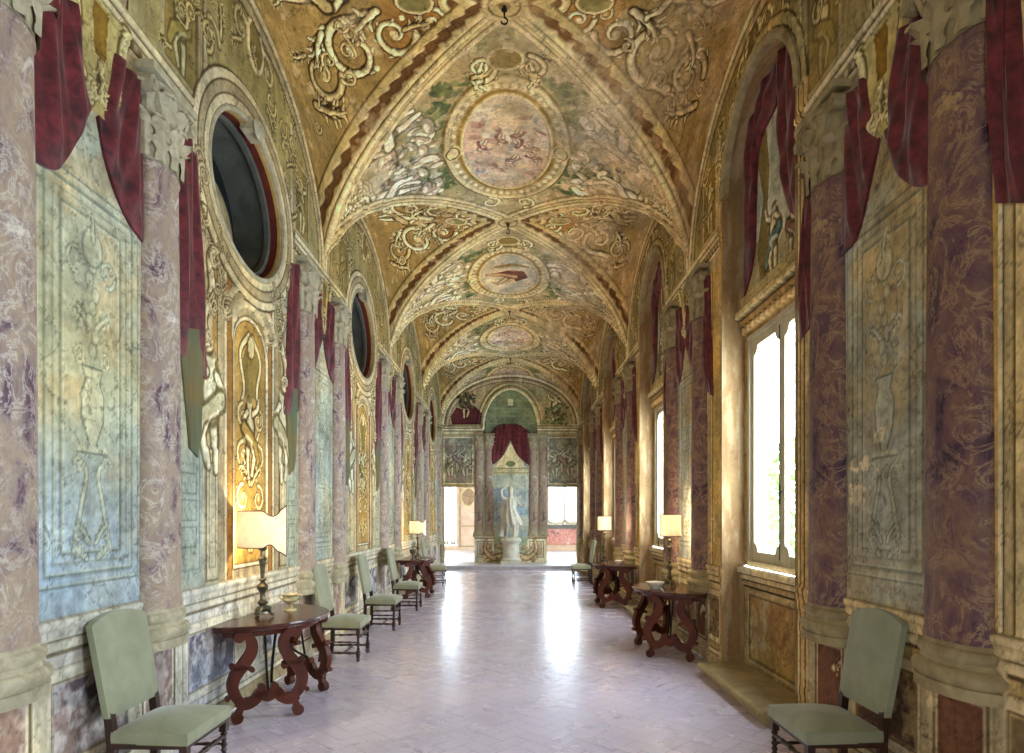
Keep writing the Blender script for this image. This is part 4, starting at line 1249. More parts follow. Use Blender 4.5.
        cv.rect(x0, x1, .13, 1.0, '#c3bba2'); cv.rect(x0, x1, .93, .97, P_STD, .7); cv.frame(x0 + .08, x1 - .08, .3, .85, .03, P_STD, .6); cv.rect(x0 + .14, x1 - .14, .36, .8, '#a59079')
        cv.foliage(s * .55 - .35, s * .55 + .35, .13, .75, 60, ['#a08a68', '#8f7f60', '#b8a88a', '#7a6a50', '#9a7a62'], .07, 630 + s, .8)
        cv.stroke(smooth_line([(s * .3, .35), (s * .6, .3), (s * .85, .55), (s * .8, .9)]), .16, '#b09a78', .06, '#6f5d42', .02)
    cv.foliage(-.5, .5, .13, .35, 50, ['#a08a68', '#8f7f60', '#b8a88a', '#7a6a50'], .06, 640, .8)
    for x in (-HW, HW): cv.rect(min(x, x - np.sign(x) * .1), max(x, x - np.sign(x) * .1), .13, 4.5, '#a3946a', 1, .02)
    finish(cv, 901, 1.02, (1.2, 1.2, 1.18))
    return cv
cvE = end_canvas()
um = (cvE.u[:-1] + cvE.u[1:]) / 2; vm = (cvE.v[:-1] + cvE.v[1:]) / 2
UM, VM = np.meshgrid(um, vm, indexing='ij')
keepE = ~((np.abs(UM) > DX0) & (np.abs(UM) < DX1) & (VM < DZ))
P = np.empty(cvE.U.shape + (3,)); P[..., 0] = cvE.U; P[..., 1] = YE - cvE.H; P[..., 2] = cvE.V
struct(grid_object('wall_far', P, cvE.C, keepE, FRESCO))
bm = bmesh.new()
for s in (-1, 1):
    a, b = sorted((s * DX0, s * DX1))
    for x0, x1, z0, z1 in ((a - .02, a, STEP_Z, DZ), (b, b + .02, STEP_Z, DZ), (a - .02, b + .02, DZ, DZ + .02)):
        box(bm, x0, x1, YE - .01, YE + .32, z0, z1)
struct(obj('trim_2', bm, None, STONE))

ROOM = plain_mat('pale rose room plaster', '#b79c82', '#cdb79c', 3.0, .8, .2)
bm = bmesh.new(); box(bm, -4.2, 4.2, YE + .3, 28.9, STEP_Z - .1, STEP_Z - .002); struct(obj('floor_room_beyond', bm, None, PALESTONE))
bm = bmesh.new()
box(bm, -4.2, 4.2, YE + .3, 28.9, 4.2, 4.3); struct(obj('ceiling_room_beyond', bm, None, ROOM))
bm = bmesh.new(); box(bm, -4.3, -4.2, YE + .3, 28.9, 0, 4.3); struct(obj('wall_room_beyond_left', bm, None, ROOM))
bm = bmesh.new(); box(bm, 4.2, 4.3, YE + .3, 28.9, 0, 4.3); struct(obj('wall_room_beyond_right', bm, None, ROOM))
bm = bmesh.new()
for x0, x1, z0, z1 in ((-4.2, -3.15, 0, 4.2), (-3.15, -2.45, 3.6, 4.2), (-3.15, -2.45, 0, .35), (-2.45, 1.62, 0, 4.2), (1.62, 3.25, 0, 1.22), (1.62, 3.25, 3.8, 4.2), (3.25, 4.2, 0, 4.2)):
    box(bm, x0, x1, 28.5, 28.8, z0, z1)
wrb = struct(obj('wall_room_beyond_far', bm, None, ROOM))
REDMAR = marble_mat('red marble apron', '#a5614f', '#b37a66', '#7d4138', '#d2b3a0', 2.5, .4)
bm = bmesh.new(); box(bm, 1.55, 3.3, 28.44, 28.5, .4, 1.12); obj('apron_panel', bm, wrb, REDMAR)
bm = bmesh.new(); box(bm, 1.45, 3.4, 28.32, 28.52, 1.12, 1.3); obj('window_sill', bm, wrb, GREYWOOD)
bm = bmesh.new(); box(bm, -2.35, -1.0, 28.46, 28.5, 1.2, 1.28); box(bm, -2.35, -1.0, 28.46, 28.5, .3, .36); box(bm, -2.35, -2.28, 28.46, 28.5, .3, 3.6); box(bm, -1.5, -1.42, 28.46, 28.5, .3, 3.6); obj('wall_moulding', bm, wrb, STONE_DK)
wa = make_window('window_6', (0, 0, 0), -.815, .815, 0, 2.5); wa.location = (2.435, 28.6, 1.3); wa.rotation_euler = (0, 0, math.pi / 2)
wb = make_window('window_7', (0, 0, 0), -.35, .35, 0, 3.2); wb.location = (-2.8, 28.6, .37); wb.rotation_euler = (0, 0, math.pi / 2)
portal('window_portal', (2.435, 29.0, 2.5), (-math.pi / 2, 0, 0), 1.63, 2.6)
portal('window_portal', (-2.8, 29.0, 2.0), (-math.pi / 2, 0, 0), .8, 3.3)
# framed oval picture on the wall of the room beyond
t = empty('oval_picture', (-1.95, 28.47, 2.55))
bm = bmesh.new(); lathe(bm, [(.36, 0), (.36, .03), (.30, .05), (.27, .02), (.26, 0)], 28, sy=1.35)
for v in bm.verts: v.co = (v.co.x, -v.co.z, v.co.y)
obj('frame', bm, t, GILT)
bm = bmesh.new(); lathe(bm, [(.0001, .005), (.275, .005), (.275, .012), (.0001, .013)], 28, sy=1.35)
for v in bm.verts: v.co = (v.co.x, -v.co.z, v.co.y)
obj('canvas', bm, t, plain_mat('dark old painting', '#5a4430', '#a08050', 5, .5))
tag(t, 'gilt oval picture on the wall seen through the left far doorway', 'picture')

# rear wall behind the camera, its window added to brighten the near right wall
bm = bmesh.new()
for x0, x1, z0, z1 in ((-HW - .1, -1.95, 0, 6.5), (-.75, HW + .1, 0, 6.5), (-1.95, -.75, 0, .9), (-1.95, -.75, 3.5, 6.5)):
    box(bm, x0, x1, Y0 - .3, Y0, z0, z1)
struct(obj('wall_rear', bm, None, STONE))
wr = make_window('window_8', (0, 0, 0), -.6, .6, 0, 2.6); wr.location = (-1.35, Y0 - .2, .9); wr.rotation_euler = (0, 0, -math.pi / 2)  # unseen window, added as fill light for the near right side
portal('window_portal', (-1.35, Y0 - .5, 2.2), (math.pi / 2, 0, 0), 1.2, 2.6)

# ------------------------------------------------------------------ columns
def shaft_bm(R, z0, z1, prot, a0=-math.pi / 2, n=20):
    bm = bmesh.new()
    prof = [(R * (1 - .13 * (i / 24) ** 1.6), z0 + (z1 - z0) * i / 24) for i in range(25)]
    prof[0] = (R * 1.06, z0); prof.insert(1, (R * 1.0, z0 + .05))
    prof += [(R * .87, z1 - .05), (R * .93, z1 - .045), (R * .93, z1 - .015), (R * .87, z1)]
    lathe(bm, prof, n, a0, a0 + math.pi, sx=prot / R)
    return bm
def base_bm(R, z0, z1, prot):
    bm = bmesh.new()
    h = z1 - z0
    prof = [(R * 1.30, z0), (R * 1.30, z0 + h * .22), (R * 1.22, z0 + h * .24), (R * 1.36, z0 + h * .34), (R * 1.38, z0 + h * .43), (R * 1.30, z0 + h * .52), (R * 1.14, z0 + h * .56), (R * 1.10, z0 + h * .66),
            (R * 1.18, z0 + h * .70), (R * 1.22, z0 + h * .80), (R * 1.18, z0 + h * .88), (R * 1.06, z0 + h * .92), (R * 1.03, z1)]
    lathe(bm, prof, 20, -math.pi / 2, math.pi / 2, sx=prot / R)
    return bm
def capital_bm(R, z0, z1, prot, seed=0):
    bm = bmesh.new()
    rnd = random.Random(seed)
    h = z1 - z0
    lathe(bm, [(R * .9, z0), (R * .92, z0 + h * .5), (R * 1.05, z0 + h * .75), (R * 1.3, z0 + h * .86)], 18, -math.pi / 2, math.pi / 2, sx=prot / R)
    # two rows of curling leaves
    for row, (zb, hh, nl, off) in enumerate(((0, .50, 5, 0), (.26, .56, 4, .5))):
        for i in range(nl):
            a = -math.pi / 2 + math.pi * (i + .5 + (off if row else 0) * 0) / nl
            aw = math.pi / nl * .40
            rows = []
            for j in range(14):
                t = j / 13
                curl = max(0, t - .62) / .38
                z = z0 + h * (zb + hh * (min(1, t * 1.2) - .16 * curl * curl))
                rr = R * (1.0 + .10 * t + .42 * math.sin(min(1, curl) * 1.9) + (.05 if row == 0 else .02))
                wj = aw * (.62 + .45 * math.sin(math.pi * min(1, t * 1.05))) * (1 + .24 * (-1) ** (j // 2)) * (1 if t < .8 else .75)
                rows.append([bm.verts.new((prot / R * (rr + (.022 if q == 0 else (.0 if abs(q) < 1 else -.012))) * math.cos(a + q * wj), (rr + .0) * math.sin(a + q * wj), z)) for q in (-1, -.5, 0, .5, 1)])
            for p, q in zip(rows[:-1], rows[1:]):
                for x in range(4): bm.faces.new((p[x], p[x + 1], q[x + 1], q[x]))
    # corner volutes and abacus
    for s in (-1, 1):
        bv = [(0 + .05 * math.cos(t) , s * R * 1.22, z0 + h * .76 + .05 * math.sin(t)) for t in np.linspace(0, 2 * math.pi, 10, endpoint=False)]
        def place(p, q, z, s=s): return (prot * .75 + q, s * R * 1.16 + p, z)
        disc(bm, (0, z0 + h * .76), R * .22, prot * .6, place, 12)
        disc(bm, (0, z0 + h * .76), R * .10, prot * .8, place, 10)
        ribbon(bm, smooth_line([(-s * R * .6, z0 + h * .5), (-s * R * .35, z0 + h * .72), (-s * R * .02, z0 + h * .86)], 4), [R * .13] * 9, prot * .4, place)
    box(bm, 0, prot * 1.1, -R * 1.28, R * 1.28, z0 + h * .91, z1)
    return bm
def make_column(R, zb, zs, zc, zt, prot, mat, stone):
    c = empty('marble_column')
    obj('shaft', shaft_bm(R, zs, zc, prot), c, mat, True)
    obj('base', base_bm(R, zb, zs, prot), c, stone, True)
    obj('capital', capital_bm(R * 1.0, zc, zt, prot), c, stone)
    return c
colL = make_column(.215, .78, 1.04, 3.98, 4.55, .12, MARBLE_L, STONE)
colR = make_column(.225, .78, 1.04, 3.98, 4.55, .12, MARBLE_R, STONE_DK)
colE = make_column(.15, 1.0, 1.16, 3.95, 4.42, .08, MARBLE_L, STONE)
ORD = ['nearest', 'second', 'third', 'fourth', 'fifth', 'sixth', 'seventh', 'eighth', 'ninth', 'tenth']
WHERE_L = ['beside the near green chair, cut by the picture edge', 'between the near green chair and the half-round table with the lamp']
def place_columns(proto, offs, x, rz, side, first):
    i = 0
    used = False
    for s in SPRINGS[1:]:
        for off in offs:
            y = s + off
            if y > 20.6: continue
            c = proto if not used else copy_tree(proto)
            used = True
            c.location = (x, y, 0); c.rotation_euler = (0, 0, rz)
            if i < len(first): lab = first[i]
            else: lab = '%s %s marbled column along the %s wall, counted from the camera' % (ORD[i], 'mauve' if side == 'left' else 'plum', side)
            tag(c, lab, 'column', 'marbled columns along the %s wall' % side); c['kind'] = 'thing'
            i += 1
place_columns(colL, LCOL, -HW - .005, 0, 'left', ['large mauve marbled column behind the near left green chair, cut by the picture edge', 'mauve marbled column on left wall between the near green chair and lamp table'])
place_columns(colR, RCOL, HW + .005, math.pi, 'right', ['large dark plum marbled column behind the near right green chair, at the picture edge', 'plum marbled column beside the near tall window, left of the near right chair'])
for i, (x, lab) in enumerate(((-1.06, 'outer mauve column left of the far statue, beside the left doorway'), (-.72, 'inner mauve column immediately left of the far statue'), (.76, 'inner mauve column immediately right of the far statue'), (1.08, 'outer mauve column right of the far statue, beside the right doorway'))):
    c = colE if i == 0 else copy_tree(colE)
    c.location = (x, YE + .005, 0); c.rotation_euler = (0, 0, -math.pi / 2)
    tag(c, lab, 'column', 'columns framing the far statue'); c['kind'] = 'thing'

# ------------------------------------------------------------------ curtains
def curtain_bm(top, bot, nu, nv, folds, depth, seed=0, skew=0.0):
    """cloth between a top and a bottom outline [(y, z)], with hanging folds; x points into the room"""
    rnd = random.Random(seed)
    bm = bmesh.new()
    tp, bt = np.array(top), np.array(bot)
    ts = np.linspace(0, 1, nu)
    T_ = np.stack([np.interp(ts, np.linspace(0, 1, len(tp)), tp[:, i]) for i in (0, 1)], -1)
    B_ = np.stack([np.interp(ts, np.linspace(0, 1, len(bt)), bt[:, i]) for i in (0, 1)], -1)
    rows = []
    ph = rnd.uniform(0, 6)
    for j in range(nv):
        v = j / (nv - 1)
        row = []
        for i, u in enumerate(ts):
            p = T_[i] * (1 - v) + B_[i] * v
            f = .5 + .5 * math.sin(folds * 2 * math.pi * (u + skew * v) + ph + 1.3 * math.sin(3 * v + ph))
            f2 = .5 + .5 * math.sin(folds * 4.3 * math.pi * (u - skew * .6 * v) + 2 * ph + 2 * v)
            edge = min(1, 6 * u, 6 * (1 - u), 5 * (1 - v) + .25)
            row.append((.012 + depth * (.7 * f + .3 * f2) * edge, p[0], p[1]))
        rows.append(row)
    front = [[bm.verts.new(p) for p in r] for r in rows]
    back = [[bm.verts.new((-.004, p[1], p[2])) for p in r] for r in rows]
    for a, b in zip(front[:-1], front[1:]):
        for i in range(nu - 1): bm.faces.new((a[i], a[i + 1], b[i + 1], b[i]))
    for a, b in zip(back[:-1], back[1:]):
        for i in range(nu - 1): bm.faces.new((a[i], b[i], b[i + 1], a[i + 1]))
    nvr = nv - 1
    for i in range(nu - 1):
        bm.faces.new((front[0][i], back[0][i], back[0][i + 1], front[0][i + 1])); bm.faces.new((front[nvr][i], front[nvr][i + 1], back[nvr][i + 1], back[nvr][i]))
    for j in range(nvr):
        bm.faces.new((front[j][0], front[j + 1][0], back[j + 1][0], back[j][0])); bm.faces.new((front[j][nu - 1], back[j][nu - 1], back[j + 1][nu - 1], front[j + 1][nu - 1]))
    return bm

def make_curtain(a, b, left=True):
    """drape behind a pair of columns at y offsets a, b: two swags and two falling tails"""
    c = empty('burgundy_curtain')
    m = (a + b) / 2
    g = .19
    obj('swag', curtain_bm([(a + g, 4.42), (m - .14, 4.42)], smooth_line([(a + g, 3.42), (a + g + .18, 3.47), (m - .14, 3.72), (m - .01, 4.0)]), 34, 34, 2.2, .05, 1, .3), c, BURG, True)
    obj('swag', curtain_bm([(m + .14, 4.42), (b - g, 4.42)], smooth_line([(m + .01, 4.0), (m + .12, 3.70), (b - g - .18, 3.5), (b - g, 3.42)]), 34, 34, 2.2, .05, 2, -.3), c, BURG, True)
    for s, y in ((-1, a), (1, b)):
        w = .46 if left else .24
        zb = 2.72 if left else 3.0
        tl = obj('tail', curtain_bm(sorted([(y + s * .17, 4.44), (y + s * (.17 + w * .75), 4.38)]) if s > 0 else [(y - .17 - w * .75, 4.38), (y - .17, 4.44)],
                               [(y + s * .24, zb + .1), (y + s * (.2 + w), zb)] if s > 0 else [(y - .2 - w, zb), (y - .24, zb + .1)], 22, 40, 1.6, .05, 5 + s, .15 * s), c, BURG, True)
        if left:
            obj('tail_lining', curtain_bm([(y + .24, zb + .3), (y + .60, zb + .35)] if s > 0 else [(y - .60, zb + .35), (y - .24, zb + .3)],
                                          [(y + .40, 2.16), (y + .52, 2.10)] if s > 0 else [(y - .52, 2.10), (y - .40, 2.16)], 16, 26, 1.2, .04, 8 + s, .1), tl, LINING, True)
    return c
WH = ['nearest the camera', 'second from the camera', 'third from the camera', 'fourth from the camera']
for left, proto, x, rz, side in ((True, make_curtain(LCOL[0], LCOL[1], True), -HW, 0, 'left'), (False, make_curtain(-RCOL[1], -RCOL[0], False), HW, math.pi, 'right')):
    for k, s in enumerate(SPRINGS[1:5]):
        c = proto if k == 0 else copy_tree(proto)
        c.location = (x, s, 0); c.rotation_euler = (0, 0, rz)
        tag(c, 'burgundy drape hung around the column pair on the %s wall, %s' % (side, WH[k]), 'curtain', 'burgundy drapes on the %s wall' % side)

# parted curtains at the top of the window recesses
def arch_z(y): return NICHE_SP + math.sqrt(max(0, (NICHE_W - .01) ** 2 - y * y))
def make_niche_curtain():
    c = empty('burgundy_curtain')
    ys = np.linspace(-.82, -.02, 14)
    obj('near_drape', curtain_bm([(y, arch_z(y) - .01) for y in ys], smooth_line([(-.82, 4.3), (-.45, 4.2), (-.2, 4.5), (-.02, 5.35)]), 40, 50, 3.0, .07, 11, .35), c, BURG, True)
    ys = np.linspace(.0, .83, 14)
    obj('far_drape', curtain_bm([(y, arch_z(y) - .01) for y in ys], smooth_line([(.02, 5.45), (.45, 5.25), (.55, 4.3), (.83, 3.95)]), 36, 50, 2.4, .06, 12, -.3), c, BURG, True)
    return c
nc0 = make_niche_curtain()
for k, n in enumerate(NCS[1:]):
    c = nc0 if k == 0 else copy_tree(nc0)
    # local y runs along the wall; x of the cloth must point into the hall
    c.location = (HW + NICHE_D - .005, n, 0); c.scale = (-1, 1, 1)
    tag(c, 'parted burgundy curtain under the arch above the right-hand window %s' % WH[k], 'curtain', 'curtains above the windows')

# curtain of the far niche
c = empty('burgundy_curtain', (0, YE, 0), -math.pi / 2)
obj('swag', curtain_bm([(-.02, 4.75), (.35, 4.7), (.72, 4.4)], smooth_line([(-.02, 4.25), (.2, 3.75), (.5, 3.45), (.74, 3.3)]), 26, 26, 2.4, .06, 3, .2), c, BURG, True)
obj('swag', curtain_bm([(-.72, 4.4), (-.35, 4.7), (.02, 4.75)], smooth_line([(-.74, 3.3), (-.5, 3.45), (-.2, 3.75), (.02, 4.25)]), 26, 26, 2.4, .06, 4, -.2), c, BURG, True)
tag(c, 'parted burgundy canopy above the statue on the far wall', 'curtain')

# ------------------------------------------------------------------ stone steps under the windows
def step_bm():
    bm = bmesh.new()
    w, d, h = .84, .30, .125
    prof = [(0, 0), (-.24, 0), (-.24, .045), (-.27, .055)] + [(-.27 - .035 * math.sin(t), .09 - .035 * math.cos(t)) for t in np.linspace(.3, math.pi, 7)] + [(0, h)]
    ys = [-w, -w + .02, w - .02, w]
    rows = [[bm.verts.new((x * (.93 if abs(y) == w else 1), y, z * (.96 if abs(y) == w else 1))) for x, z in prof] for y in ys]
    for a, b in zip(rows[:-1], rows[1:]):
        for i in range(len(prof) - 1): bm.faces.new((a[i], a[i + 1], b[i + 1], b[i]))
        bm.faces.new((a[-1], a[0], b[0], b[-1]))
    bm.faces.new(rows[0][::-1]); bm.faces.new(rows[-1])
    box(bm, 0, NICHE_D - .01, -.855, .855, 0, h)
    return bm
SWORD = ['', 'low stone step with rounded nosing below the near tall window', 'low stone step below the second window, behind the near right table', 'low stone step below the third window on the right', 'low stone step below the farthest window on the right']
st0 = None
for k, n in enumerate(NCS):
    if k == 0: continue
    if st0 is None:
        o = st0 = obj('stone_step', step_bm(), None, plain_mat('worn yellow stone', '#85734a', '#b09b74', 5, .6, .3, bmp=.4))
    else:
        o = copy_tree(st0)
    o.location = (HW, n, 0)
    tag(o, SWORD[k], 'step', 'stone steps under the windows')

# ------------------------------------------------------------------ chairs
def turned(bm, x, y, z0, z1, R=.021):
    """turned leg with square blocks at the joints"""
    h = z1 - z0
    prof = [(.012, 0), (.020, .008), (.024, .03), (.018, .05), (.012, .058)]
    prof = [(r, z0 + z) for r, z in prof]
    box(bm, x - R, x + R, y - R, y + R, z0 + .055, z0 + .13)
    z = z0 + .13
    top = z1 - .09
    k = 5
    for i in range(k):
        a = z + (top - z) * i / k; b = z + (top - z) * (i + 1) / k; mid = (a + b) / 2
        prof += [(.013, a + .004), (.020 if i % 2 else .023, mid), (.013, b - .004)]
    prof.append((.016, top))
    lathe(bm, prof, 10, origin=(x, y, 0))
    box(bm, x - R, x + R, y - R, y + R, top, z1)
def rail(bm, p, q, r=.012, bead=True):
    p, q = Vector(p), Vector(q)
    n = 12
    pts, rs = [], []
    for i in range(n + 1):
        pts.append(p + (q - p) * i / n); rs.append(r * (1.0 + (.45 if bead and i in (3, 6, 9) else 0)))
    tube(bm, pts, rs, 8)

def cushion_bm(x0, x1, y0, y1, z0, z1, crown=.035, n=14, taper=.03):
    """padded seat: upright sides, domed top"""
    bm = bmesh.new()
    rows = []
    for i in range(n + 1):
        row = []
        for j in range(n + 1):
            u, v = i / n, j / n
            k = taper * (1 - u)
            x = x0 + (x1 - x0) * u; y = y0 + k + (y1 - y0 - 2 * k) * v
            e = (1 - (2 * u - 1) ** 6) * (1 - (2 * v - 1) ** 6)
            dome = (1 - (2 * u - 1) ** 2) * (1 - (2 * v - 1) ** 2)
            row.append(bm.verts.new((x, y, z1 - .018 * (1 - e) + crown * dome)))
        rows.append(row)
    for a, b in zip(rows[:-1], rows[1:]):
        for j in range(n): bm.faces.new((a[j], b[j], b[j + 1], a[j + 1]))
    ring = [rows[0][j] for j in range(n)] + [rows[i][n] for i in range(n)] + [rows[n][j] for j in range(n, 0, -1)] + [rows[i][0] for i in range(n, 0, -1)]
    low = []
    for k, (dz, ex) in enumerate(((.035, .004), (z1 - z0 - .018, 0.0))):
        lo = [bm.verts.new((v.co.x + ex * (1 if v.co.x > (x0 + x1) / 2 else -1), v.co.y, max(z0, z1 - .018 - dz))) for v in ring]
        prev = ring if k == 0 else low
        m = len(ring)
        for i in range(m): bm.faces.new((prev[i], prev[(i + 1) % m], lo[(i + 1) % m], lo[i]))
        low = lo
    bm.faces.new(low)
    return bm

def back_bm(w, z0, z1, t=.05, lean=.10, arch=.055):
    """upholstered back with an arched top; local x is forward, leans backwards with height"""
    bm = bmesh.new()
    n, m = 16, 18
    sides = []
    for s in (1, -1):
        rows = []
        for j in range(m + 1):
            v = j / m
            row = []
            for i in range(n + 1):
                u = 2 * i / n - 1
                top = z1 - arch * (1 - math.cos(u * math.pi * .5) ** .8) if abs(u) < 1 else z1 - arch
                z = z0 + (top - z0) * v
                bulge = (1 - u ** 6) * (1 - (2 * v - 1) ** 8)
                x = -lean * (z - z0) / (z1 - z0) + s * (t * .35 + (t * .3 if s > 0 else t * .12) * bulge)
                row.append(bm.verts.new((x, u * w / 2 * (1 - .03 * (1 - v)), z)))
            rows.append(row)
        for a, b in zip(rows[:-1], rows[1:]):
            for i in range(n): bm.faces.new((a[i], a[i + 1], b[i + 1], b[i]) if s > 0 else (a[i], b[i], b[i + 1], a[i + 1]))
        sides.append(rows)
    f, b = sides
    def rim(r): return [r[0][i] for i in range(n)] + [r[j][n] for j in range(m)] + [r[m][i] for i in range(n, 0, -1)] + [r[j][0] for j in range(m, 0, -1)]
    rf, rb = rim(f), rim(b)
    for i in range(len(rf)):
        j = (i + 1) % len(rf); bm.faces.new((rf[i], rb[i], rb[j], rf[j]))
    return bm

def make_chair():
    c = empty('upholstered_chair')
    W, D, H = .50, .44, .47
    obj('seat', cushion_bm(0, D, -W / 2, W / 2, H - .085, H), c, VELVET, True)
    obj('backrest', back_bm(W - .02, .53, 1.10), c, VELVET, True).location = (-.02, 0, 0)
    for s in (-1, 1):
        bm = bmesh.new(); turned(bm, D - .03, s * (W / 2 - .03), 0, H - .08)
        obj('leg', bm, c, DARKWOOD)
    for s in (-1, 1):
        bm = bmesh.new()
        y = s * (W / 2 - .05)
        rows = []
        for x, z in ((-.03, 0), (-.012, .12), (-.005, .38), (-.02, .53), (-.04, .62)):
            rows.append([bm.verts.new((x + a * .022, y + b * .02, z)) for a, b in ((-1, -1), (1, -1), (1, 1), (-1, 1))])
        for p, q in zip(rows[:-1], rows[1:]):
            for i in range(4): bm.faces.new((p[i], p[(i + 1) % 4], q[(i + 1) % 4], q[i]))
        bm.faces.new(rows[0][::-1]); bm.faces.new(rows[-1])
        obj('leg', bm, c, DARKWOOD)
        bm = bmesh.new(); rail(bm, (-.012, y, .10), (D - .03, s * (W / 2 - .03), .095))
        rail(bm, (-.012, y, .22), (D - .03, s * (W / 2 - .03), .22), .009)
        obj('side_stretcher', bm, c, DARKWOOD)
    bm = bmesh.new(); rail(bm, (D * .55, -W / 2 + .03, .10), (D * .55, W / 2 - .03, .10)); obj('middle_stretcher', bm, c, DARKWOOD)
    bm = bmesh.new(); rail(bm, (D - .03, -W / 2 + .04, .27), (D - .03, W / 2 - .04, .27), .013); obj('front_stretcher', bm, c, DARKWOOD)
    bm = bmesh.new()
    box(bm, -.02, D - .01, -W / 2 + .02, W / 2 - .02, H - .11, H - .08); obj('seat_rail', bm, c, DARKWOOD)
    return c
ch0 = make_chair()
CH = [(-2.155, 3.74, 0, 'pale green velvet side chair in the left foreground against the frescoed wall'),
      (-2.095, 7.42, 0, 'pale green chair just beyond the near left half-round table'),
      (-2.06, 9.38, 0, 'third green chair from the camera along the left wall'),
      (-2.02, 11.3, 0, 'pale green chair standing just before the farther left table'),
      (-1.99, 15.2, 0, 'small distant green chair beyond the farther left table'),
      (2.15, 3.76, math.pi, 'pale green velvet side chair in the right foreground beside dark plum columns'),
      (1.98, 15.58, math.pi, 'small distant green chair on the right, beyond the farther right table')]
for i, (x, y, rz, lab) in enumerate(CH):
    c = ch0 if i == 0 else copy_tree(ch0)
    c.location = (x, y, 0); c.rotation_euler = (0, 0, rz)
    if i == 0: c.scale = (1, 1.08, 1.0)
    tag(c, lab, 'chair', 'green upholstered chairs along the walls')

# ------------------------------------------------------------------ half-round tables on scrolled lyre frames
TH = .785
def top_bm(R=.70, dep=.68):
    bm = bmesh.new()
    n = 36
    def loop(r, z): return [bm.verts.new((dep * r / R * math.sin(t), -r * math.cos(t), z)) for t in np.linspace(0, math.pi, n + 1)]
    loops = [loop(R - .03, TH - .05), loop(R - .015, TH - .045), loop(R - .012, TH - .03), loop(R, TH - .022), loop(R + .004, TH - .012), loop(R, TH - .002), loop(R - .012, TH)]
    for a, b in zip(loops[:-1], loops[1:]):
        for i in range(n): bm.faces.new((a[i], a[i + 1], b[i + 1], b[i]))
        bm.faces.new((a[n], a[0], b[0], b[n]))
    bm.faces.new(loops[0][::-1]); bm.faces.new(loops[-1])
    return bm
def lyre(bm_leg, bm_str, p0, p1, t=.055):
    """scroll frame standing between ground points p0 and p1: bm_leg two meshes, bm_str one"""
    dx, dy = p1[0] - p0[0], p1[1] - p0[1]
    W = math.hypot(dx, dy); ux, uy = dx / W, dy / W
    def mk(flip):
        def place(p, q, z):
            a = p if not flip else W - p
            return (p0[0] + ux * a - uy * q, p0[1] + uy * a + ux * q, z)
        return place
    for k, bm in enumerate(bm_leg):
        pl = mk(k == 1)
        pts = smooth_line([(.075, .715), (.125, .70), (.165, .64), (.16, .56), (.105, .47), (.045, .39), (.02, .30), (.05, .21), (.085, .16), (.07, .09), (.045, .04)], 5)
        n = len(pts)
        wd = [.05 + .045 * math.sin(math.pi * min(1, 1.15 * i / n)) for i in range(n)]
        ribbon(bm, pts, wd, t, pl)
        disc(bm, (.07, .69), .045, t * 1.05, pl); disc(bm, (.055, .046), .046, t * 1.1, pl)
        disc(bm, (.02, .46), .026, t, pl); disc(bm, (.165, .42), .022, t, pl); disc(bm, (.13, .17), .028, t, pl); disc(bm, (-.015, .21), .02, t, pl)
        ribbon(bm, [(.03, .44), (.05, .43), (.075, .45)], [.02, .025, .04], t, pl); ribbon(bm, [(.155, .42), (.12, .44), (.08, .45)], [.02, .025, .05], t, pl)
    pl = mk(False)
    m = W / 2
    pts = smooth_line([(.06, .175), (.12, .145), (.19, .175), (m - .06, .225), (m, .19), (m + .06, .225), (W - .19, .175), (W - .12, .145), (W - .06, .175)], 4)
    ribbon(bm_str, pts, [.085] * len(pts), t * .9, pl)
    for s in (-1, 1): disc(bm_str, (m + s * .05, .265), .032, t, pl); ribbon(bm_str, [(m + s * .05, .24), (m + s * .10, .2)], [.04, .06], t * .9, pl)
    return pl(m, 0, .22)
def make_table():
    T = empty('half_round_table')
    obj('tabletop', top_bm(), T, TOPWOOD)
    bm = bmesh.new(); n = 24
    R = .60
    inn = [(R * .95 * math.sin(t), -R * math.cos(t)) for t in np.linspace(0.06, math.pi - .06, n + 1)]
    lo = [bm.verts.new((x, y, TH - .10)) for x, y in inn]; hi = [bm.verts.new((x, y, TH - .048)) for x, y in inn]
    for i in range(n): bm.faces.new((lo[i], lo[i + 1], hi[i + 1], hi[i]))
    bm.faces.new((lo[n], lo[0], hi[0], hi[n])); bm.faces.new(lo[::-1]); bm.faces.new(hi)
    obj('apron', bm, T, TABLEWOOD)
    for s in (-1, 1):
        legs = [bmesh.new(), bmesh.new()]; sb = bmesh.new()
        mid = lyre(legs, sb, (.10, s * .62), (.60, s * .33))
        for l in legs: obj('leg', l, T, TABLEWOOD)
        obj('stretcher', sb, T, TABLEWOOD)
        bm = bmesh.new()
        tube(bm, [mid, (.30, s * .42, TH - .09)], .011)
        tube(bm, smooth_line([(mid[0] + .02, mid[1] - s * .02, .3), (.30, s * .25, .42), (.26, s * .08, .60), (.25, 0, TH - .10)], 5), .012)
        obj('iron_stay', bm, T, IRON)
    return T
tb0 = make_table()
TB = [(-2.27, 5.62, 0, 'dark half-round table with scrolled legs near left, under the large lampshade'),
      (-2.22, 13.25, 0, 'distant half-round table on the left, beyond the row of green chairs'),
      (2.25, 7.78, math.pi, 'dark half-round table with scrolled legs, nearer of the two on the right'),
      (2.25, 11.75, math.pi, 'half-round table farther along the right wall, before the distant right chair')]
for i, (x, y, rz, lab) in enumerate(TB):
    t = tb0 if i == 0 else copy_tree(tb0)
    t.location = (x, y, 0); t.rotation_euler = (0, 0, rz)
    tag(t, lab, 'table', 'half-round tables along the walls')

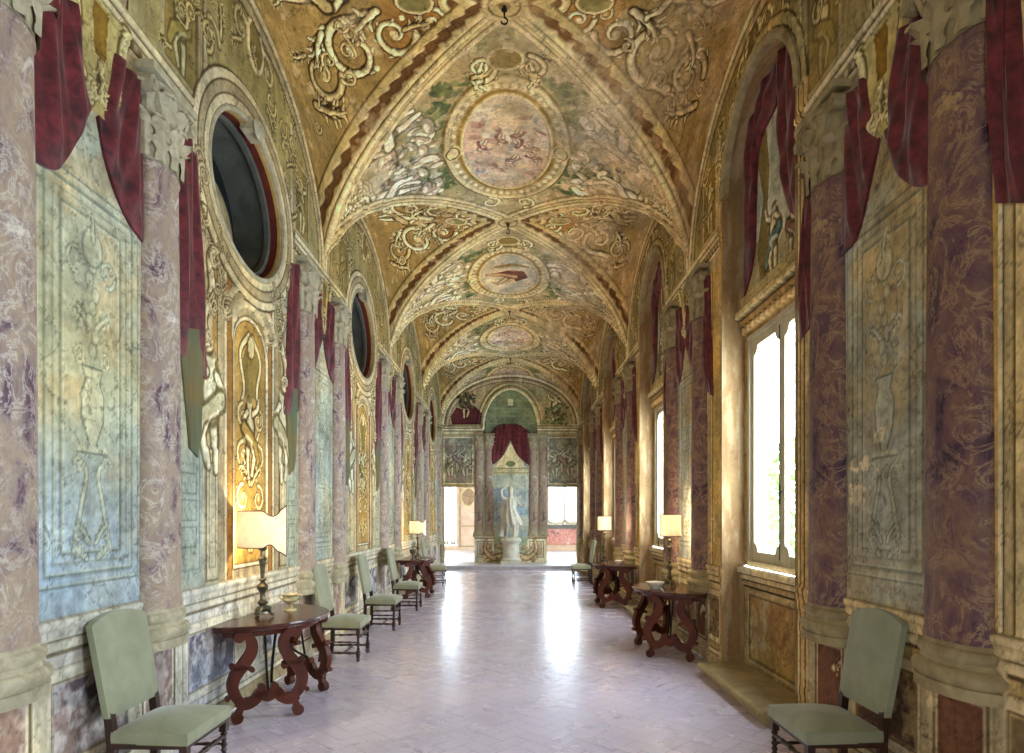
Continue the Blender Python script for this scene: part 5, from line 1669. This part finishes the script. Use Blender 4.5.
# ------------------------------------------------------------------ lamps
SHADE, snt, sb_ = new_mat('parchment lampshade')
so = [n for n in snt.nodes if n.type == 'OUTPUT_MATERIAL'][0]
sd = N(snt, 'ShaderNodeBsdfDiffuse'); stl_ = N(snt, 'ShaderNodeBsdfTranslucent'); sm = N(snt, 'ShaderNodeMixShader')
sv = coords(snt); sn_ = noise(snt, sv, 9, 4, .6); sr = ramp(snt, sn_.outputs['Fac'], [(.3, lin('#d6ccb8')), (.7, lin('#e9e2d2'))])
snt.links.new(sr.outputs['Color'], sd.inputs[0]); snt.links.new(sr.outputs['Color'], stl_.inputs[0]); sm.inputs[0].default_value = .32
snt.links.new(sd.outputs[0], sm.inputs[1]); snt.links.new(stl_.outputs[0], sm.inputs[2]); snt.links.new(sm.outputs[0], so.inputs['Surface'])
BULB, bnt, bb = new_mat('lit bulb')
bb.inputs['Emission Color'].default_value = (1, .72, .38, 1); bb.inputs['Emission Strength'].default_value = 12
SHEDGE = plain_mat('dark shade piping', '#3a2015', '#54301d', 10, .6)

def sheet(bm, fn, nu, nv, t):
    """thin solid sheet from fn(u, v) -> (point, normal)"""
    A = [[None] * (nv + 1) for _ in range(nu + 1)]; B = [[None] * (nv + 1) for _ in range(nu + 1)]
    for i in range(nu + 1):
        for j in range(nv + 1):
            p, n = fn(i / nu, j / nv); p, n = Vector(p), Vector(n)
            A[i][j] = bm.verts.new(p + n * t / 2); B[i][j] = bm.verts.new(p - n * t / 2)
    for i in range(nu):
        for j in range(nv):
            bm.faces.new((A[i][j], A[i + 1][j], A[i + 1][j + 1], A[i][j + 1])); bm.faces.new((B[i][j], B[i][j + 1], B[i + 1][j + 1], B[i + 1][j]))
    for i in range(nu):
        bm.faces.new((A[i][0], B[i][0], B[i + 1][0], A[i + 1][0])); bm.faces.new((A[i][nv], A[i + 1][nv], B[i + 1][nv], B[i][nv]))
    for j in range(nv):
        bm.faces.new((A[0][j], A[0][j + 1], B[0][j + 1], B[0][j])); bm.faces.new((A[nu][j], B[nu][j], B[nu][j + 1], A[nu][j + 1]))

def make_lamp(name, stem_h, prof_scale, shade_fn, edge_paths, finials, power):
    """table lamp: three-footed base, baluster stem, parchment shield shade"""
    T = empty(name)
    bm = bmesh.new()
    for a in (0.5, 2.6, 4.7):
        c, s = math.cos(a), math.sin(a)
        tube(bm, smooth_line([(.025 * c, .025 * s, .085), (.06 * c, .06 * s, .065), (.075 * c, .075 * s, .03), (.092 * c, .092 * s, .014)], 4), [.02] * 5 + [.018] * 4 + [.014] * 4, 8)
    lathe(bm, [(.055, .03), (.05, .05), (.062, .07), (.03, .10), (.02, .11)], 14)
    obj('base', bm, T, BRONZE, True)
    bm = bmesh.new()
    k = prof_scale
    pr = [(.018, .10), (.032, .125), (.016, .15), (.014, .2), (.03, .235), (.034, .26), (.018, .285), (.012, .30), (.026, .315), (.012, .33), (.014, .40), (.022, .47), (.03, .49), (.014, .51), (.012, .55), (.024, .565), (.028, .58), (.008, .6)]
    lathe(bm, [(r * k, .10 + (z - .10) * (stem_h - .10) / .5) for r, z in pr], 14)
    obj('stem', bm, T, BRONZE, True)
    bm = bmesh.new(); sheet(bm, shade_fn, 30, 12, .003); shd = obj('lamp_shade', bm, T, SHADE, True)
    bm = bmesh.new()
    for pth in edge_paths: tube(bm, pth, .0045, 6)
    obj('shade_piping', bm, shd, SHEDGE)
    bm = bmesh.new()
    for pth in finials: tube(bm, pth, .005, 6)
    tube(bm, [(0, 0, stem_h - .01), (0, 0, stem_h + .06)], .012)
    obj('shade_holder', bm, T, IRON)
    bm = bmesh.new(); bmesh.ops.create_uvsphere(bm, u_segments=12, v_segments=8, radius=.028); bmesh.ops.translate(bm, verts=bm.verts, vec=(0, 0, stem_h + .10))
    obj('bulb', bm, T, BULB, True)
    l = bpy.data.lights.new('bulb_light', 'POINT'); l.energy = power; l.color = (1, .85, .62); l.shadow_soft_size = .03
    lo = bpy.data.objects.new('bulb_light', l); COL.objects.link(lo); lo.parent = T; lo.location = (0, 0, stem_h + .14)
    return T

# left lamps: a bent shield with a flaring wing on the hall side (local x into the hall, -y towards the camera)
def shieldL(u, v):
    a = math.radians(205 + 150 * u)                 # plan arc, open towards the wall side
    r = .20
    x, y = r * 1.05 * math.cos(a), r * .75 * math.sin(a)
    wing = max(0, (u - .55) / .45)
    top = .315 + .05 * u * 0 - .045 * math.sin(min(1, wing * 1.6) * math.pi) + .05 * max(0, wing - .55) / .45
    bot = .0 - .0 - .075 * max(0, wing - .25) / .75 + .03 * math.sin(min(1, wing * 2.2) * math.pi)
    z = .60 + bot + (top - bot) * v
    n = Vector((math.cos(a), math.sin(a), 0))
    return (x * (1 + .0 * wing), y, z), n
def paths_of(fn):
    return [[fn(i / 30, v)[0] for i in range(31)] for v in (0, 1)] + [[fn(u, j / 10)[0] for j in range(11)] for u in (0, 1)]
lampL = make_lamp('table_lamp', .62, 1.45, shieldL, paths_of(shieldL), [[(0, 0, .66), (-.10, -.08, .72)]], 15)
def shieldR(u, v):
    a = math.radians(200 + 140 * u)
    r = .14
    return (r * math.cos(a), r * .85 * math.sin(a), .63 + .265 * v), Vector((math.cos(a), math.sin(a), 0))
e0 = shieldR(0, 1)[0]; e1 = shieldR(1, 1)[0]; f1 = shieldR(1, 0)[0]
lampR = make_lamp('table_lamp', .60, 1.35, shieldR, paths_of(shieldR), [smooth_line([e1, (e1[0] + .015, e1[1], e1[2] + .03), (e1[0] - .005, e1[1] - .01, e1[2] + .05)], 4), smooth_line([f1, (f1[0] + .015, f1[1], f1[2] - .05), (f1[0] + .02, f1[1], f1[2] - .13), (f1[0] + .035, f1[1], f1[2] - .12)], 4),
                                                                          [(0, 0, .66), (-.05, -.08, .70)]], 15)
for proto, places in ((lampL, [(-2.09, 5.46, TH, 0, 1, 'table lamp with a flaring shield shade on the near left table'), (-1.92, 13.2, TH, 0, .86, 'small lit table lamp on the distant left table')]),
                      (lampR, [(2.02, 7.80, TH, math.pi, 1, 'lit lamp with rectangular cream shade on the nearer right table'), (1.78, 11.75, TH, math.pi, .98, 'lit lamp with cream shade on the farther right table')])):
    for i, (x, y, z, rz, sc, lab) in enumerate(places):
        t = proto if i == 0 else copy_tree(proto)
        t.location = (x, y, z); t.scale = (sc,) * 3
        if rz: t.scale = (-sc, sc, sc)
        tag(t, lab, 'lamp', 'lamps on the half-round tables')

# ------------------------------------------------------------------ vessels on the tables
u = empty('footed_urn', (-1.98, 5.83, TH))
bm = bmesh.new(); lathe(bm, [(.055, 0), (.055, .012), (.03, .025), (.016, .05), (.02, .065)], 18); obj('foot', bm, u, GILT, True)
bm = bmesh.new(); lathe(bm, [(.02, .062), (.045, .075), (.07, .10), (.068, .125), (.078, .145), (.082, .15), (.076, .15), (.06, .12), (.03, .09)], 20); obj('bowl', bm, u, GILT, True)
for s in (-1, 1):
    bm = bmesh.new(); tube(bm, smooth_line([(.068, .01 * s, .10), (.10, 0, .12), (.10, 0, .145), (.078, 0, .147)], 4) if s > 0 else smooth_line([(-.068, 0, .10), (-.10, 0, .12), (-.10, 0, .145), (-.078, 0, .147)], 4), .006, 6); obj('handle', bm, u, GILT, True)
tag(u, 'small pale gilt footed urn beside the lamp on the near left table', 'urn')
def bowl(loc, k, lab):
    bm = bmesh.new(); lathe(bm, [(.045 * k, 0), (.05 * k, .008 * k), (.075 * k, .03 * k), (.10 * k, .06 * k), (.112 * k, .085 * k), (.104 * k, .085 * k), (.07 * k, .04 * k), (.02 * k, .018 * k)], 22)
    o = obj('ceramic_bowl', bm, None, CERAMIC, True); o.location = loc
    tag(o, lab, 'bowl')
bowl((1.80, 7.60, TH), 1.0, 'small cream bowl on the nearer right table, left of the lamp')
bowl((2.02, 11.55, TH), .8, 'small cream bowl on the farther right table, right of the lamp')
bm = bmesh.new(); lathe(bm, [(.05, 0), (.05, .01), (.012, .03), (.012, .09), (.06, .12), (.075, .20), (.07, .20), (.05, .13), (.01, .11)], 16)
o = obj('footed_cup', bm, None, BRONZE, True); o.location = (-1.98, 12.95, TH); tag(o, 'small metal cup on the distant left table, left of its lamp', 'cup')

# ------------------------------------------------------------------ iron hooks in the vault crowns
HL = ['iron hook in the crown of the nearest vault bay, at the top of the picture', 'iron hook in the crown of the second vault bay', 'iron hook in the crown of the third vault bay', 'iron hook in the crown of the farthest vault bay']
for k, c in enumerate(CROWNS[1:]):
    if k == 0:
        bm = bmesh.new(); tube(bm, [(0, 0, .10), (0, 0, -.07)] , .009); tube(bm, [(.03 * math.sin(t), 0, -.10 + .03 * math.cos(t)) for t in np.linspace(0, 4.6, 12)], .008)
        lathe(bm, [(.03, .0), (.02, .03), (.008, .035)], 12)
        h0 = o = obj('ceiling_hook', bm, None, IRON)
    else: o = copy_tree(h0)
    o.location = (0, c, ZC - .075)
    tag(o, HL[k], 'hook', 'hooks along the vault crown')

# ------------------------------------------------------------------ statue on its pedestal against the far wall
SX, SY, SZ = .02, YE - .44, STEP_Z
bm = bmesh.new()
box(bm, -.34, .34, -.28, .28, 0, .10)
lathe(bm, [(.32, .10), (.33, .14), (.29, .18), (.27, .22), (.26, .60), (.28, .66), (.33, .72), (.34, .76), (.34, .80), (.30, .82)], 24)
o = obj('pedestal', bm, None, STATUE); o.location = (SX, SY, SZ)
tag(o, 'round moulded stone pedestal under the statue on the far wall', 'pedestal')
def skin_object(name, chains, parent, mat, sub=2):
    """chains: [[(x, y, z, r), ...]]; equal points weld; first point is the root"""
    verts, edges, rad, index = [], [], [], {}
    for ch in chains:
        prev = None
        for x, y, z, r in ch:
            key = (round(x, 3), round(y, 3), round(z, 3))
            if key not in index:
                index[key] = len(verts); verts.append((x, y, z)); rad.append(r)
            i = index[key]
            if prev is not None and prev != i: edges.append((prev, i))
            prev = i
    me = bpy.data.meshes.new(name); me.from_pydata(verts, edges, [])
    o = obj(name, me, parent, mat)
    m = o.modifiers.new('skin', 'SKIN'); m.use_smooth_shade = True
    for i, r in enumerate(rad):
        sv_ = me.skin_vertices[0].data[i]; sv_.radius = (r, r)
    me.skin_vertices[0].data[0].use_root = True
    s = o.modifiers.new('sub', 'SUBSURF'); s.levels = sub; s.render_levels = sub
    return o
st = empty('statue', (SX, SY, SZ + .82))
pel = (0, 0, .86, .14); chest = (.0, -.01, 1.20, .135); neck = (-.01, -.02, 1.38, .055)
chains = [[pel, (0.01, -.01, 1.02, .115), chest, (-.005, -.015, 1.32, .08), neck, (-.02, -.05, 1.46, .075), (-.025, -.05, 1.55, .085), (-.025, -.045, 1.62, .06)],
          [pel, (.08, .0, .74, .105), (.11, -.06, .44, .068), (.10, .0, .24, .055), (.09, .02, .06, .038), (.10, -.09, .025, .035)],
          [pel, (-.08, -.01, .74, .105), (-.10, -.08, .45, .065), (-.12, .05, .25, .052), (-.15, .12, .07, .036), (-.15, .03, .03, .033)],
          [chest, (-.16, -.01, 1.28, .06), (-.29, -.03, 1.34, .05), (-.33, -.06, 1.54, .042), (-.22, -.07, 1.68, .035), (-.16, -.07, 1.72, .03)],
          [chest, (.16, .0, 1.28, .06), (.27, -.04, 1.10, .048), (.37, -.12, 1.02, .04), (.43, -.16, 1.10, .033), (.46, -.17, 1.14, .026)]]
body = skin_object('body', chains, st, STATUE)
bm = bmesh.new()
rows = []
for z, rx, ry in ((1.30, .15, .10), (1.15, .18, .13), (1.02, .155, .12), (.95, .17, .14), (.8, .22, .18), (.62, .27, .22), (.5, .31, .25), (.46, .29, .24)):
    rows.append([bm.verts.new(((rx * (1 + .10 * math.sin(9 * t + z * 5))) * math.cos(t) + (.9 - z) * .10 * (1 if z < .9 else 0), (ry * (1 + .12 * math.sin(9 * t + z * 5))) * math.sin(t) - .01, z + (.03 * math.sin(5 * t) if z < .6 else 0))) for t in np.linspace(0, 2 * math.pi, 48, endpoint=False)])
for a, b in zip(rows[:-1], rows[1:]):
    for i in range(48): bm.faces.new((a[i], a[(i + 1) % 48], b[(i + 1) % 48], b[i]))
obj('tunic', bm, st, STATUE, True)
bm = bmesh.new()
for k in range(3):
    tube(bm, smooth_line([(-.16 - .02 * k, .05 + .02 * k, 1.28 - .02 * k), (-.26 - .03 * k, .10, .95), (-.22 - .035 * k, .12, .55), (-.30 - .03 * k, .10, .06)], 5), [.05] * 5 + [.06] * 5 + [.055] * 6, 8)
obj('cloak', bm, st, STATUE, True)
bm = bmesh.new()
bmesh.ops.create_uvsphere(bm, u_segments=16, v_segments=10, radius=.095); bmesh.ops.translate(bm, verts=bm.verts, vec=(-.025, -.02, 1.60))
bmesh.ops.create_uvsphere(bm, u_segments=12, v_segments=8, radius=.045, matrix=Matrix.Translation((-.025, .08, 1.60)))
obj('hair', bm, body, STATUE, True)
bm = bmesh.new()
tube(bm, [(.09, .14, .0), (.16, .14, .3), (.18, .12, .5)], [.10, .085, .07], 10)
lathe(bm, [(.30, 0), (.30, .03), (.26, .045)], 20)
obj('plinth_and_stump', bm, st, STATUE, True)
tag(st, 'pale marble statue of a draped woman with one raised arm, on the far pedestal', 'statue')

# ------------------------------------------------------------------ tree outside the near window
LEAFM = plain_mat('garden leaves', '#4d7a34', '#8fb060', 3.0, .6, .3)
BARK = plain_mat('tree bark', '#4a3a2a', '#6e5a44', 8, .9, .1)
tree = empty('garden_tree', (6.6, 13.6, -3.0))
bm = bmesh.new(); tube(bm, smooth_line([(0, 0, 0), (.1, .05, 2.0), (-.05, .1, 3.6), (.1, 0, 5.0)], 5), [.22 - .012 * i for i in range(16)], 8)
for a in (0.4, 2.2, 4.1, 5.4): tube(bm, smooth_line([(0, .05, 3.2), (.5 * math.cos(a), .5 * math.sin(a), 4.0), (1.1 * math.cos(a), 1.1 * math.sin(a), 4.9)], 4), [.09 - .008 * i for i in range(9)], 6)
obj('trunk', bm, tree, BARK)
rnd = random.Random(9)
bm = bmesh.new()
for i in range(2600):
    while True:
        p = Vector((rnd.uniform(-1, 1), rnd.uniform(-1, 1), rnd.uniform(-1, 1)))
        if .35 < p.length < 1: break
    p = Vector((p.x * 1.7, p.y * 1.7, p.z * 1.5 + 4.9)) * (1 + .1 * math.sin(i))
    p.z = p.z / (1 + .1 * math.sin(i))
    n = Vector((rnd.uniform(-1, 1), rnd.uniform(-1, 1), rnd.uniform(-1, 1))).normalized(); t = n.orthogonal().normalized(); b = n.cross(t)
    s = rnd.uniform(.06, .12)
    q = [p + t * s, p + b * s * .5 + n * .01, p - t * s, p - b * s * .5 + n * .01]
    bm.faces.new([bm.verts.new(v) for v in q])
obj('foliage', bm, tree, LEAFM)
tag(tree, 'leafy green tree in the garden outside the near right window', 'tree')
